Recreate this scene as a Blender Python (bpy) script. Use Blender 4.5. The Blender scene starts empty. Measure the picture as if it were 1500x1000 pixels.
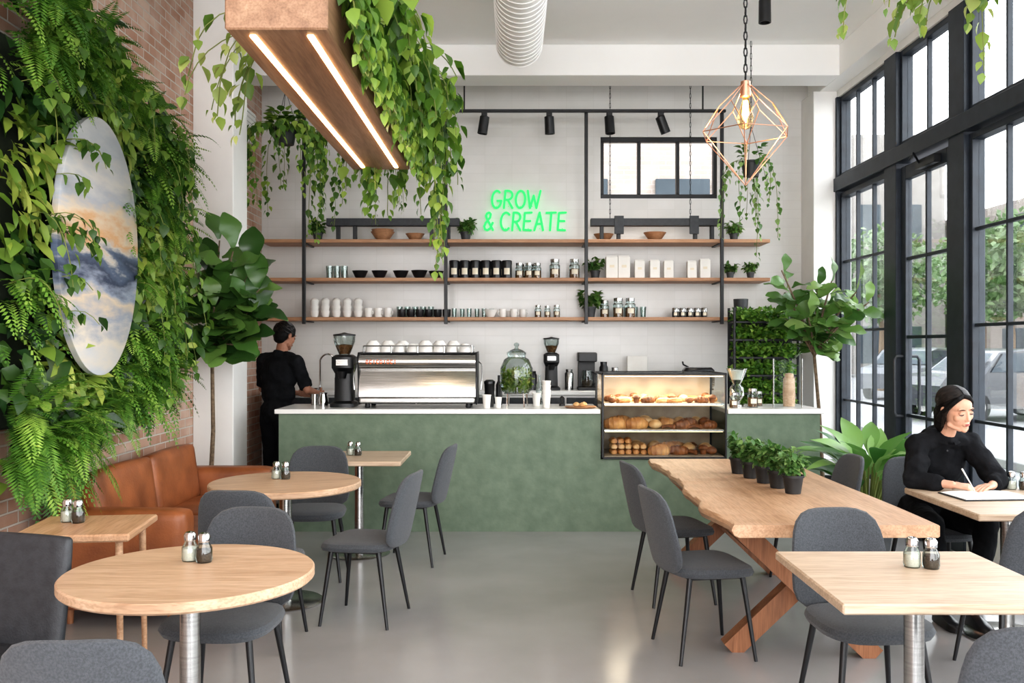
import bpy, bmesh, math, random
from mathutils import Vector, Matrix
from math import pi, sin, cos, radians, sqrt
R = random.Random(11)
scene = bpy.context.scene
COL = scene.collection
V = Vector

# ------------------------------------------------------------------ helpers
def lin(c):
    out = []
    for x in c[:3]:
        x = x / 255.0
        out.append(x / 12.92 if x <= 0.04045 else ((x + 0.055) / 1.055) ** 2.4)
    return (out[0], out[1], out[2], 1.0)

def newmat(name):
    m = bpy.data.materials.new(name)
    m.use_nodes = True
    nt = m.node_tree
    for n in list(nt.nodes):
        nt.nodes.remove(n)
    out = nt.nodes.new('ShaderNodeOutputMaterial')
    return m, nt, out

def ramp(nt, stops):
    r = nt.nodes.new('ShaderNodeValToRGB')
    el = r.color_ramp.elements
    el[0].position = stops[0][0]; el[0].color = lin(stops[0][1])
    el[1].position = stops[-1][0]; el[1].color = lin(stops[-1][1])
    for p, c in stops[1:-1]:
        e = el.new(p); e.color = lin(c)
    return r

def PM(name, c1, c2=None, rough=.5, metal=0., scale=8., detail=4., stretch=(1, 1, 1), bump=0., bscale=60.,
       emit=0., emc=None, coat=0., lo=.35, hi=.65, spec=.5, rvar=0., sheen=0., bdist=.01):
    m, nt, out = newmat(name)
    L = nt.links
    b = nt.nodes.new('ShaderNodeBsdfPrincipled')
    L.new(b.outputs[0], out.inputs[0])
    tc = nt.nodes.new('ShaderNodeTexCoord')
    mp = nt.nodes.new('ShaderNodeMapping'); mp.inputs['Scale'].default_value = stretch
    L.new(tc.outputs['Object'], mp.inputs[0])
    nz = nt.nodes.new('ShaderNodeTexNoise')
    nz.inputs['Scale'].default_value = scale; nz.inputs['Detail'].default_value = detail
    L.new(mp.outputs[0], nz.inputs['Vector'])
    if c2 is None:
        c2 = tuple(min(255, x * 1.1 + 2) for x in c1)
    r = ramp(nt, [(lo, c1), (hi, c2)])
    L.new(nz.outputs[0], r.inputs[0]); L.new(r.outputs[0], b.inputs['Base Color'])
    b.inputs['Roughness'].default_value = rough
    b.inputs['Metallic'].default_value = metal
    b.inputs['Specular IOR Level'].default_value = spec
    b.inputs['Coat Weight'].default_value = coat
    b.inputs['Sheen Weight'].default_value = sheen
    if rvar:
        mr = nt.nodes.new('ShaderNodeMapRange')
        mr.inputs[3].default_value = rough - rvar; mr.inputs[4].default_value = rough + rvar
        L.new(nz.outputs[0], mr.inputs[0]); L.new(mr.outputs[0], b.inputs['Roughness'])
    if bump:
        n2 = nt.nodes.new('ShaderNodeTexNoise'); n2.inputs['Scale'].default_value = bscale
        n2.inputs['Detail'].default_value = 3
        L.new(mp.outputs[0], n2.inputs['Vector'])
        bp = nt.nodes.new('ShaderNodeBump'); bp.inputs['Strength'].default_value = bump
        bp.inputs['Distance'].default_value = bdist
        L.new(n2.outputs[0], bp.inputs['Height']); L.new(bp.outputs[0], b.inputs['Normal'])
    if emit:
        b.inputs['Emission Color'].default_value = lin(emc or c1)
        b.inputs['Emission Strength'].default_value = emit
    return m

def wood(name, c1, c2, c3, rough=.45, axis=1, gscale=9.):
    m, nt, out = newmat(name)
    L = nt.links
    b = nt.nodes.new('ShaderNodeBsdfPrincipled'); L.new(b.outputs[0], out.inputs[0])
    tc = nt.nodes.new('ShaderNodeTexCoord')
    mp = nt.nodes.new('ShaderNodeMapping')
    s = [gscale, gscale, gscale]; s[axis] = gscale * .07
    mp.inputs['Scale'].default_value = s
    L.new(tc.outputs['Object'], mp.inputs[0])
    n1 = nt.nodes.new('ShaderNodeTexNoise'); n1.inputs['Scale'].default_value = 1.2; n1.inputs['Detail'].default_value = 8
    n1.inputs['Roughness'].default_value = .65; n1.inputs['Distortion'].default_value = .6
    L.new(mp.outputs[0], n1.inputs['Vector'])
    r = ramp(nt, [(.3, c1), (.5, c2), (.72, c3)])
    L.new(n1.outputs[0], r.inputs[0])
    n3 = nt.nodes.new('ShaderNodeTexNoise'); n3.inputs['Scale'].default_value = 13; n3.inputs['Detail'].default_value = 3
    L.new(mp.outputs[0], n3.inputs['Vector'])
    r3 = ramp(nt, [(.38, (210, 200, 190)), (.55, (255, 255, 255))])
    L.new(n3.outputs[0], r3.inputs[0])
    mx = nt.nodes.new('ShaderNodeMix'); mx.data_type = 'RGBA'; mx.blend_type = 'MULTIPLY'; mx.inputs[0].default_value = .5
    L.new(r.outputs[0], mx.inputs[6]); L.new(r3.outputs[0], mx.inputs[7]); L.new(mx.outputs[2], b.inputs['Base Color'])
    n2 = nt.nodes.new('ShaderNodeTexNoise'); n2.inputs['Scale'].default_value = 7; n2.inputs['Detail'].default_value = 4
    L.new(mp.outputs[0], n2.inputs['Vector'])
    bp = nt.nodes.new('ShaderNodeBump'); bp.inputs['Strength'].default_value = .15; bp.inputs['Distance'].default_value = .005
    L.new(n2.outputs[0], bp.inputs['Height']); L.new(bp.outputs[0], b.inputs['Normal'])
    b.inputs['Roughness'].default_value = rough
    return m

def brickmat(name, cols, mortar, axes='yz', bw=.21, bh=.07, mo=.012, off=.5, rough=.85, bump=.5, spec=.5, noise_amt=.5):
    m, nt, out = newmat(name)
    L = nt.links
    b = nt.nodes.new('ShaderNodeBsdfPrincipled'); L.new(b.outputs[0], out.inputs[0])
    tc = nt.nodes.new('ShaderNodeTexCoord')
    sp = nt.nodes.new('ShaderNodeSeparateXYZ'); L.new(tc.outputs['Object'], sp.inputs[0])
    cb = nt.nodes.new('ShaderNodeCombineXYZ')
    L.new(sp.outputs['XYZ'.index(axes[0].upper())], cb.inputs[0])
    L.new(sp.outputs['XYZ'.index(axes[1].upper())], cb.inputs[1])
    br = nt.nodes.new('ShaderNodeTexBrick')
    br.offset = off
    br.inputs['Scale'].default_value = 1
    br.inputs['Brick Width'].default_value = bw; br.inputs['Row Height'].default_value = bh
    br.inputs['Mortar Size'].default_value = mo / 2; br.inputs['Mortar Smooth'].default_value = .3
    br.inputs['Color1'].default_value = lin(cols[0]); br.inputs['Color2'].default_value = lin(cols[1])
    br.inputs['Mortar'].default_value = lin(mortar)
    L.new(cb.outputs[0], br.inputs['Vector'])
    nz = nt.nodes.new('ShaderNodeTexNoise'); nz.inputs['Scale'].default_value = 3.5; nz.inputs['Detail'].default_value = 6
    L.new(tc.outputs['Object'], nz.inputs['Vector'])
    r = ramp(nt, [(.4, cols[0]), (.65, cols[2])])
    L.new(nz.outputs[0], r.inputs[0])
    mx = nt.nodes.new('ShaderNodeMix'); mx.data_type = 'RGBA'; mx.inputs[0].default_value = noise_amt
    L.new(br.outputs['Color'], mx.inputs[6]); L.new(r.outputs[0], mx.inputs[7])
    mx2 = nt.nodes.new('ShaderNodeMix'); mx2.data_type = 'RGBA'
    L.new(br.outputs['Fac'], mx2.inputs[0]); L.new(mx.outputs[2], mx2.inputs[6]); mx2.inputs[7].default_value = lin(mortar)
    L.new(mx2.outputs[2], b.inputs['Base Color'])
    inv = nt.nodes.new('ShaderNodeMath'); inv.operation = 'SUBTRACT'; inv.inputs[0].default_value = 1
    L.new(br.outputs['Fac'], inv.inputs[1])
    bp = nt.nodes.new('ShaderNodeBump'); bp.inputs['Strength'].default_value = bump; bp.inputs['Distance'].default_value = .008
    L.new(inv.outputs[0], bp.inputs['Height']); L.new(bp.outputs[0], b.inputs['Normal'])
    b.inputs['Roughness'].default_value = rough
    b.inputs['Specular IOR Level'].default_value = spec
    return m

def leafmat(name, c1, c2, c3, rough=.4, tr=.3):
    m, nt, out = newmat(name)
    L = nt.links
    at = nt.nodes.new('ShaderNodeAttribute'); at.attribute_name = 'rnd'
    r = ramp(nt, [(0, c1), (.55, c2), (1, c3)])
    L.new(at.outputs['Fac'], r.inputs[0])
    b = nt.nodes.new('ShaderNodeBsdfPrincipled'); b.inputs['Roughness'].default_value = rough
    t = nt.nodes.new('ShaderNodeBsdfTranslucent')
    L.new(r.outputs[0], b.inputs['Base Color']); L.new(r.outputs[0], t.inputs[0])
    mx = nt.nodes.new('ShaderNodeMixShader'); mx.inputs[0].default_value = tr
    L.new(b.outputs[0], mx.inputs[1]); L.new(t.outputs[0], mx.inputs[2]); L.new(mx.outputs[0], out.inputs[0])
    return m

def glassmat(name, tint=(240, 248, 246), refl=.12, base=.0):
    m, nt, out = newmat(name)
    L = nt.links
    t = nt.nodes.new('ShaderNodeBsdfTransparent'); t.inputs[0].default_value = lin(tint)
    g = nt.nodes.new('ShaderNodeBsdfGlossy'); g.inputs['Roughness'].default_value = .03
    nz = nt.nodes.new('ShaderNodeTexNoise'); nz.inputs['Scale'].default_value = 2
    rr = ramp(nt, [(0, (235, 240, 240)), (1, (255, 255, 255))]); L.new(nz.outputs[0], rr.inputs[0]); L.new(rr.outputs[0], g.inputs[0])
    lw = nt.nodes.new('ShaderNodeLayerWeight'); lw.inputs[0].default_value = .25
    mu = nt.nodes.new('ShaderNodeMath'); mu.operation = 'MULTIPLY_ADD'; mu.inputs[1].default_value = refl * 3; mu.inputs[2].default_value = base
    mu.use_clamp = True
    L.new(lw.outputs['Fresnel'], mu.inputs[0])
    mx = nt.nodes.new('ShaderNodeMixShader')
    L.new(mu.outputs[0], mx.inputs[0]); L.new(t.outputs[0], mx.inputs[1]); L.new(g.outputs[0], mx.inputs[2])
    L.new(mx.outputs[0], out.inputs[0])
    return m

class G:
    def __init__(s):
        s.v = []; s.f = []; s.m = []; s.r = []; s.mi = 0; s.M = Matrix.Identity(4); s.rn = 0.5
    def add(s, vs, fs):
        o = len(s.v)
        M = s.M
        for p in vs:
            s.v.append(tuple(M @ V(p)))
        for f in fs:
            s.f.append([i + o for i in f]); s.m.append(s.mi); s.r.append(s.rn)
    def box(s, c, d, b=0.004):
        hx, hy, hz = d[0] / 2, d[1] / 2, d[2] / 2
        b = min(b, hx * .49, hy * .49, hz * .49)
        h = (hx, hy, hz)
        if b <= 0:
            vs = [(c[0] + a * hx, c[1] + b_ * hy, c[2] + e * hz) for a in (-1, 1) for b_ in (-1, 1) for e in (-1, 1)]
            s.add(vs, [[0, 1, 3, 2], [4, 6, 7, 5], [0, 4, 5, 1], [2, 3, 7, 6], [0, 2, 6, 4], [1, 5, 7, 3]])
            return
        idx = {}; vs = []
        for sx in (-1, 1):
            for sy in (-1, 1):
                for sz in (-1, 1):
                    sg = (sx, sy, sz)
                    for a in range(3):
                        p = [sg[k] * (h[k] - (0 if k == a else b)) + c[k] for k in range(3)]
                        idx[(sx, sy, sz, a)] = len(vs); vs.append(p)
        fs = []
        for a in range(3):
            k, l = [x for x in range(3) if x != a]
            for sg in (-1, 1):
                q = []
                for (u, w) in ((-1, -1), (1, -1), (1, 1), (-1, 1)):
                    t = [0, 0, 0]; t[a] = sg; t[k] = u; t[l] = w
                    q.append(idx[(t[0], t[1], t[2], a)])
                fs.append(q)
            for u in (-1, 1):
                for w in (-1, 1):
                    q = []
                    for (e, ax) in ((-1, k), (1, k), (1, l), (-1, l)):
                        t = [0, 0, 0]; t[a] = e; t[k] = u; t[l] = w
                        q.append(idx[(t[0], t[1], t[2], ax)])
                    fs.append(q)
        for sx in (-1, 1):
            for sy in (-1, 1):
                for sz in (-1, 1):
                    fs.append([idx[(sx, sy, sz, a)] for a in range(3)])
        s.add(vs, fs)
    def bx(s, x0, x1, y0, y1, z0, z1, b=0.004):
        s.box(((x0 + x1) / 2, (y0 + y1) / 2, (z0 + z1) / 2), (abs(x1 - x0), abs(y1 - y0), abs(z1 - z0)), b)
    def loft(s, rings, caps=True, closed=True):
        vs = []; fs = []
        n = len(rings[0])
        for r in rings:
            vs += [tuple(p) for p in r]
        for i in range(len(rings) - 1):
            for j in range(n if closed else n - 1):
                k = (j + 1) % n
                fs.append([i * n + j, i * n + k, (i + 1) * n + k, (i + 1) * n + j])
        if caps:
            fs.append(list(range(n))[::-1]); fs.append([(len(rings) - 1) * n + j for j in range(n)])
        s.add(vs, fs)
    def lathe(s, prof, c=(0, 0, 0), seg=20, caps=True):
        rings = []
        for (r, z) in prof:
            r = max(r, .0003)
            rings.append([(c[0] + r * cos(2 * pi * j / seg), c[1] + r * sin(2 * pi * j / seg), c[2] + z) for j in range(seg)])
        s.loft(rings, caps)
    def tube(s, pts, r, seg=8, caps=True):
        pts = [V(p) for p in pts]
        n = len(pts)
        rr = r if isinstance(r, (list, tuple)) else [r] * n
        T = []
        for i in range(n):
            a = pts[max(0, i - 1)]; b = pts[min(n - 1, i + 1)]
            t = (b - a)
            T.append(t.normalized() if t.length > 1e-9 else V((0, 0, 1)))
        u = T[0].orthogonal().normalized()
        rings = []
        for i in range(n):
            u = (u - T[i] * u.dot(T[i]))
            u = u.normalized() if u.length > 1e-6 else T[i].orthogonal().normalized()
            w = T[i].cross(u)
            rings.append([pts[i] + (u * cos(2 * pi * j / seg) + w * sin(2 * pi * j / seg)) * rr[i] for j in range(seg)])
        s.loft(rings, caps)
    def ell(s, c, r, seg=14, rings=9, M=None):
        rs = []
        for i in range(rings + 1):
            a = -pi / 2 + pi * i / rings
            rs.append([(max(cos(a), .002) * cos(2 * pi * j / seg) * r[0], max(cos(a), .002) * sin(2 * pi * j / seg) * r[1], sin(a) * r[2]) for j in range(seg)])
        M0 = s.M
        s.M = M0 @ Matrix.Translation(c) @ (M if M else Matrix.Identity(4))
        s.loft(rs)
        s.M = M0
    def cap(s, pts, rs, seg=12):
        s.tube(pts, rs, seg)
        for p, r in zip(pts, rs):
            s.ell(p, (r, r, r), seg, 8)
    def pad(s, w, d, t, e=4., fn=None, n=32, bulge=.0, inner=5):
        def ring(sc, z):
            o = []
            for j in range(n):
                a = 2 * pi * j / n
                ca, sa = cos(a), sin(a)
                k = (abs(ca) ** e + abs(sa) ** e) ** (-1 / e)
                p = (ca * k * w / 2 * sc, sa * k * d / 2 * sc, z)
                o.append(fn(*p) if fn else p)
            return o
        ed = min(w, d) / 2
        q = 1 - t * .5 / ed
        q2 = 1 - t * .15 / ed
        rs = []
        for i in range(inner):
            k = (i + .02) / inner
            rs.append(ring(q * k, -t / 2 - bulge * (1 - k * k)))
        rs += [ring(q, -t / 2), ring(q2, -t * .36), ring(1, 0), ring(q2, t * .36), ring(q, t / 2)]
        for i in range(inner - 1, -1, -1):
            k = (i + .02) / inner
            rs.append(ring(q * k, t / 2 + bulge * (1 - k * k)))
        s.loft(rs)
    def extrude(s, poly, axis, a0, a1):
        def mk(p, a):
            if axis == 0: return (a, p[0], p[1])
            if axis == 1: return (p[0], a, p[1])
            return (p[0], p[1], a)
        s.loft([[mk(p, a0) for p in poly], [mk(p, a1) for p in poly]])
    def obj(s, name, mats, parent=None, smooth=True, ang=38, fix=True, loc=None, rz=0., label=None, rnd=False):
        me = bpy.data.meshes.new(name)
        me.from_pydata(s.v, [], s.f)
        if not isinstance(mats, (list, tuple)):
            mats = [mats]
        for m in mats:
            me.materials.append(m)
        if len(mats) > 1:
            me.polygons.foreach_set('material_index', s.m)
        if rnd:
            a = me.attributes.new('rnd', 'FLOAT', 'FACE')
            a.data.foreach_set('value', s.r)
        if fix:
            bm = bmesh.new(); bm.from_mesh(me)
            bmesh.ops.recalc_face_normals(bm, faces=bm.faces[:])
            bm.to_mesh(me); bm.free()
        if smooth:
            me.shade_smooth()
            me.set_sharp_from_angle(angle=radians(ang))
        me.update()
        o = bpy.data.objects.new(name, me)
        COL.objects.link(o)
        if parent: o.parent = parent
        if loc: o.location = loc
        o.rotation_euler = (0, 0, rz)
        if label: o['label'] = label
        return o

def tag(o, label, cat, group=None):
    o['label'] = label; o['category'] = cat
    if group: o['group'] = group
    return o
def T(name, label, cat, loc=(0, 0, 0), rz=0., group=None):
    o = bpy.data.objects.new(name, None)
    o.empty_display_size = .1
    COL.objects.link(o)
    o.location = loc; o.rotation_euler = (0, 0, rz)
    return tag(o, label, cat, group)
def struct(o):
    o['kind'] = 'structure'; return o
def clone(root, loc, rz=0., label=None, scale=None):
    n = root.copy(); COL.objects.link(n)
    n.location = loc; n.rotation_euler = (0, 0, rz)
    if scale: n.scale = (scale,) * 3 if not isinstance(scale, tuple) else scale
    if label: n['label'] = label
    for ch in root.children:
        c = ch.copy(); c.parent = n; COL.objects.link(c)
        for ch2 in ch.children:
            c2 = ch2.copy(); c2.parent = c; COL.objects.link(c2)
    return n
def rbox(name, x0, x1, y0, y1, z0, z1, mat, parent, r=.03, M=None, puff=0.):
    g = G(); c = V(((x0 + x1) / 2, (y0 + y1) / 2, (z0 + z1) / 2)); h = V(((x1 - x0) / 2, (y1 - y0) / 2, (z1 - z0) / 2))
    n = 10; vs = []; fs = []; key = {}
    def vid(i, j, k):
        q = (i, j, k)
        if q not in key:
            u = V((i / n * 2 - 1, j / n * 2 - 1, k / n * 2 - 1))
            for a in range(3):
                u[a] = sin(u[a] * pi / 2)
            p = V((u.x * h.x, u.y * h.y, u.z * h.z))
            inner = V([max(-(h[a] - r), min(h[a] - r, p[a])) for a in range(3)])
            d = p - inner
            if d.length > 1e-6: p = inner + d.normalized() * r
            for a in range(3):
                o1, o2 = (a + 1) % 3, (a + 2) % 3
                if abs(u[a]) > .999: p[a] += puff * (1 if u[a] > 0 else -1) * (1 - u[o1] ** 2) * (1 - u[o2] ** 2)
            key[q] = len(vs); vs.append(tuple((M or Matrix.Identity(4)) @ p + c))
        return key[q]
    for a in range(3):
        for sd in (0, n):
            for i in range(n):
                for j in range(n):
                    def mk(u_, v_):
                        t = [0, 0, 0]; t[a] = sd; t[(a + 1) % 3] = u_; t[(a + 2) % 3] = v_; return vid(*t)
                    fs.append([mk(i, j), mk(i + 1, j), mk(i + 1, j + 1), mk(i, j + 1)])
    g.add(vs, fs)
    return g.obj(name, mat, parent, ang=80)

def leaf(g, p, d, n, L, W, shape=0, bend=.3, fold=.2, seg=4, wavy=0.):
    d = d.normalized(); n = (n - d * n.dot(d))
    n = n.normalized() if n.length > 1e-5 else d.orthogonal().normalized()
    sd = d.cross(n)
    vs = []
    ph = R.uniform(0, 6)
    for i in range(seg + 1):
        t = i / seg
        if shape == 0: w = sin(pi * min(1, t ** .62 * 1.0)) * (1 if t < 1 else 0) + (.15 if i == 0 else 0)
        elif shape == 1: w = sin(pi * t)
        elif shape == 2: w = sin(pi * t ** 1.25) * .8 + .3 * sin(pi * t)
        elif shape == 4: w = (max(0., sin(pi * min(1, t ** 1.4 * .97 + .03))) ** .75) if t < 1 else .12
        else: w = (t * 4 if t < .25 else 1) * (1 - max(0, t - .6) / .4 * .8) if t < 1 else .05
        w = max(w, .02) * W / 2
        c = p + d * L * (t - bend * .3 * t * t) - n * (bend * L * t * t)
        e = n * (fold * w * 1.2)
        k1 = n * (wavy * w * sin(ph + t * 11)); k2 = n * (wavy * w * sin(ph + 2 + t * 10))
        vs += [tuple(c - sd * w + e + k1), tuple(c), tuple(c + sd * w + e + k2)]
    fs = []
    for i in range(seg):
        a = i * 3
        fs += [[a, a + 1, a + 4, a + 3], [a + 1, a + 2, a + 5, a + 4]]
    g.rn = R.random()
    g.add(vs, fs)

def rv(s=1.):
    return V((R.uniform(-s, s), R.uniform(-s, s), R.uniform(-s, s)))

def frond(g, p, d, L, droop=.8, wid=.16, n=15):
    d = d.normalized()
    pts = []; c = V(p); dd = d.copy(); st = L / n
    g.rn = R.random(); rn = g.rn
    for i in range(n + 1):
        pts.append(c.copy()); c = c + dd * st
        dd = (dd + V((0, 0, -1)) * droop / n * 1.6).normalized()
    for i in range(1, n + 1):
        t = i / n
        tg = (pts[i] - pts[i - 1]).normalized()
        sd = tg.cross(V((0, 0, 1)))
        sd = sd.normalized() if sd.length > .05 else tg.orthogonal().normalized()
        w = wid * (sin(pi * min(1, (t * .88 + .12)) ** .8) ** .8) * .5 + .006
        for s_ in (-1, 1):
            q = (sd * s_ + tg * .45 - V((0, 0, .25)) + rv(.08)).normalized()
            b = pts[i]; e = b + q * w
            m = b + q * w * .45
            h = tg * st * .42
            g.rn = min(1, max(0, rn + R.uniform(-.15, .15)))
            g.add([tuple(b), tuple(m + h), tuple(e), tuple(m - h)], [[0, 1, 2, 3]])
    g.rn = rn

def vine(gl, gs, p, out, drop, size=.08, sway=.05, step=.05, bendout=.12, shape=0):
    p = V(p); out = V(out)
    pts = [p.copy()]
    c = p.copy(); d = (out.normalized() * 1.0 + V((0, 0, .3))).normalized() if out.length > 0 else V((0, 0, -1))
    L = 0; sw = rv(1); sw.z = 0
    total = drop + bendout
    while L < total:
        c = c + d * step; L += step
        pts.append(c.copy())
        k = min(1, L / max(bendout, .01) * .5)
        d = (d * (1 - .35 * k) + V((0, 0, -1)) * .35 * k + rv(sway) + sw * .01).normalized()
    gs.tube(pts, .0028, 4, False)
    for i in range(1, len(pts)):
        for rep in range(R.choice((1, 1, 2))):
            a = R.uniform(0, 2 * pi)
            o = V((cos(a), sin(a), R.uniform(-.5, .15)))
            o = (o + out * .5).normalized()
            sz = size * R.uniform(.6, 1.15) * (1 if i < len(pts) * .8 else .7)
            st = pts[i] + o * sz * .35
            leaf(gl, st, (o * .7 + V((0, 0, -.9)) + rv(.3)), (o + V((0, 0, .5)) + rv(.3)), sz, sz * .72, shape, .25, .2, 4)

def mpts(a, b, n):
    return [a + (b - a) * i / (n - 1) for i in range(n)]

# ------------------------------------------------------------------ materials
m_white = PM('white_paint', (234, 233, 230), (240, 239, 236), .7, bump=.03, scale=3)
m_ceil = PM('ceiling_paint', (248, 248, 246), (251, 251, 249), .8, scale=2)
m_tile = brickmat('white_wall_tile', ((213, 212, 208), (220, 219, 216), (224, 223, 221)), (206, 205, 201), 'xz', .30, .10, .003, 0., .2, .2, noise_amt=.4)
m_brick = brickmat('pale_red_brick', ((166, 124, 102), (198, 168, 150), (214, 194, 180)), (200, 190, 180), 'yz', .22, .075, .014, .5, .9, 1., noise_amt=.42)
m_brick_out = brickmat('outdoor_brick', ((136, 124, 116), (144, 132, 124), (150, 140, 132)), (154, 146, 140), 'xz', .22, .075, .012, .5, .9, .4)
m_floor = PM('polished_concrete', (150, 148, 147), (162, 160, 159), .18, scale=1.5, detail=9, bump=.01, bscale=10, rvar=.05, lo=.3, hi=.7)
m_green = PM('green_plaster', (92, 109, 90), (112, 128, 108), .6, scale=9, detail=14, bump=.18, bscale=26, lo=.3, hi=.72)
m_stone = PM('white_quartz', (230, 229, 226), (238, 237, 234), .25, scale=6)
m_black = PM('black_metal', (18, 19, 21), (26, 27, 30), .42, scale=20)
m_frame = PM('dark_window_frame', (28, 35, 44), (38, 46, 56), .45, scale=10)
m_steel = PM('brushed_steel', (168, 168, 166), (190, 190, 188), .25, 1., scale=4, stretch=(1, 1, 30))
m_satin = PM('satin_steel', (160, 159, 156), (184, 183, 180), .22, .95, scale=4, stretch=(1, 30, 30))
m_chrome = PM('polished_chrome', (190, 190, 190), (206, 206, 206), .1, 1.)
m_fabric = PM('gray_fabric', (60, 63, 67), (76, 79, 83), .95, scale=160, detail=3, bump=.35, bscale=400, sheen=.15)
m_dleather = PM('charcoal_leather', (40, 43, 47), (50, 53, 57), .5, scale=30, bump=.15, bscale=120)
m_tan = PM('cognac_leather', (124, 72, 42), (158, 96, 58), .4, scale=5, detail=6, bump=.15, bscale=90)
m_oak = wood('light_oak', (180, 148, 120), (198, 168, 140), (212, 185, 160), .42, 0, 8)
m_oaky = wood('light_oak_long', (168, 130, 98), (190, 152, 120), (206, 172, 142), .42, 1, 9)
m_walnut = wood('warm_walnut', (116, 86, 64), (150, 116, 90), (174, 142, 114), .5, 1, 9)
m_legwood = wood('reddish_leg_wood', (116, 76, 50), (146, 98, 66), (168, 118, 84), .5, 2, 9)
m_shelf = wood('shelf_wood', (156, 114, 84), (180, 136, 102), (198, 156, 122), .5, 0, 10)
m_soil = PM('dark_soil', (40, 30, 22), (66, 50, 36), .95, scale=60, bump=.8, bscale=80)
m_blackpot = PM('black_plastic_pot', (30, 31, 32), (44, 45, 46), .5)
m_graypot = PM('charcoal_ceramic', (60, 62, 64), (74, 76, 78), .5)
m_ceramic = PM('white_ceramic', (228, 226, 221), (238, 236, 232), .2, coat=.3)
m_darkcer = PM('black_ceramic', (24, 24, 26), (36, 36, 38), .3)
m_wglass = glassmat('window_glass', (250, 252, 252), .1)
m_jarglass = glassmat('jar_glass', (225, 232, 230), .25, .06)
m_led = PM('warm_led', (255, 214, 160), (255, 220, 170), .5, emit=8, emc=(255, 206, 150))
m_neon = PM('green_neon', (10, 60, 24), (12, 66, 28), .9, emit=.82, emc=(70, 244, 128), spec=0.)
m_brass = PM('copper_wire', (206, 160, 136), (220, 176, 152), .38, 1.)
m_pothos = leafmat('pothos_leaf', (42, 76, 28), (78, 114, 44), (138, 168, 72), .4, .3)
m_beamleaf = leafmat('bright_pothos_leaf', (54, 90, 32), (98, 136, 52), (160, 186, 84), .4, .35)
m_vinelight = leafmat('light_vine_leaf', (92, 126, 52), (136, 162, 74), (184, 196, 118), .4, .35)
m_fern = leafmat('fern_leaf', (62, 106, 40), (102, 148, 54), (156, 190, 88), .5, .3)
m_darkleaf = leafmat('dark_leaf', (26, 50, 24), (46, 80, 38), (84, 118, 56), .35, .2)
m_limeleaf = leafmat('lime_leaf', (98, 132, 48), (142, 166, 70), (184, 196, 100), .4, .3)
m_fiddle = leafmat('fiddle_leaf', (42, 72, 34), (70, 106, 48), (110, 144, 72), .28, .2)
m_fiddle2 = leafmat('bright_fiddle_leaf', (68, 106, 52), (104, 144, 72), (148, 178, 106), .32, .3)
m_nest = leafmat('patterned_leaf', (52, 100, 46), (90, 138, 64), (144, 180, 102), .35, .3)
m_herb = leafmat('herb_leaf', (60, 100, 46), (92, 132, 68), (136, 166, 100), .5, .3)
m_stem = PM('vine_stem', (96, 110, 50), (120, 130, 66), .7)
m_bark = PM('gray_bark', (92, 78, 62), (128, 110, 90), .9, scale=40, bump=.5, bscale=70)
m_skin = PM('skin', (206, 158, 132), (214, 168, 144), .55, scale=14, spec=.3)
m_skin2 = PM('tan_skin', (156, 110, 88), (168, 122, 100), .55, scale=14, spec=.3)
m_hair = PM('black_hair', (9, 8, 8), (20, 17, 16), .6, scale=30, stretch=(8, 8, 1), bump=.5, bscale=60, spec=.2)
m_strand = PM('hair_strand', (18, 15, 14), (44, 36, 32), .38, scale=40, spec=.45)
m_cloth = PM('black_cloth', (20, 21, 23), (32, 33, 36), .95, scale=9, bump=.8, bscale=10, spec=.15, bdist=.025)
m_cloth2 = PM('black_trouser_cloth', (16, 17, 19), (26, 27, 30), .95, scale=8, bump=.8, bscale=12, spec=.15, bdist=.02)
m_button = PM('dark_button', (60, 60, 62), (76, 76, 78), .4)
m_lips = PM('lips', (160, 84, 78), (170, 94, 86), .5)
m_eye = PM('eye_dark', (20, 14, 12), (28, 20, 18), .2)
m_paper = PM('paper', (228, 226, 220), (236, 234, 229), .8)
m_salt = PM('salt_grain', (222, 214, 202), (236, 228, 216), .9, scale=200)
m_pepper = PM('pepper_grain', (58, 44, 36), (92, 74, 60), .9, scale=200)
m_bread = PM('baked_crust', (160, 102, 54), (214, 160, 96), .55, scale=16, detail=5, bump=.3, bscale=40)
m_bread2 = PM('pale_crust', (194, 146, 94), (226, 190, 140), .6, scale=14, bump=.3, bscale=40)
m_bread3 = PM('dark_bake', (104, 62, 34), (154, 96, 54), .5, scale=20, bump=.3, bscale=40)
m_beans = PM('brown_contents', (96, 62, 36), (150, 104, 62), .8, scale=60, bump=.5, bscale=90)
m_label = PM('cream_label', (222, 212, 190), (234, 226, 206), .7)
m_asphalt = PM('asphalt', (112, 112, 113), (122, 122, 122), .9, scale=3)
m_facade = brickmat('pale_facade', ((112, 104, 98), (120, 112, 106), (128, 120, 114)), (134, 130, 126), 'yz', .4, .12, .012, .5, .9, .2)
m_facade2 = PM('light_render_facade', (118, 114, 110), (128, 124, 120), .9, scale=2)
m_fwin = PM('facade_window', (50, 58, 64), (66, 74, 80), .4, scale=1, spec=.2)
m_car = PM('dark_car_paint', (30, 34, 40), (38, 42, 48), .3, coat=.3)
m_tire = PM('tire_rubber', (24, 24, 24), (34, 34, 34), .85)

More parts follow.
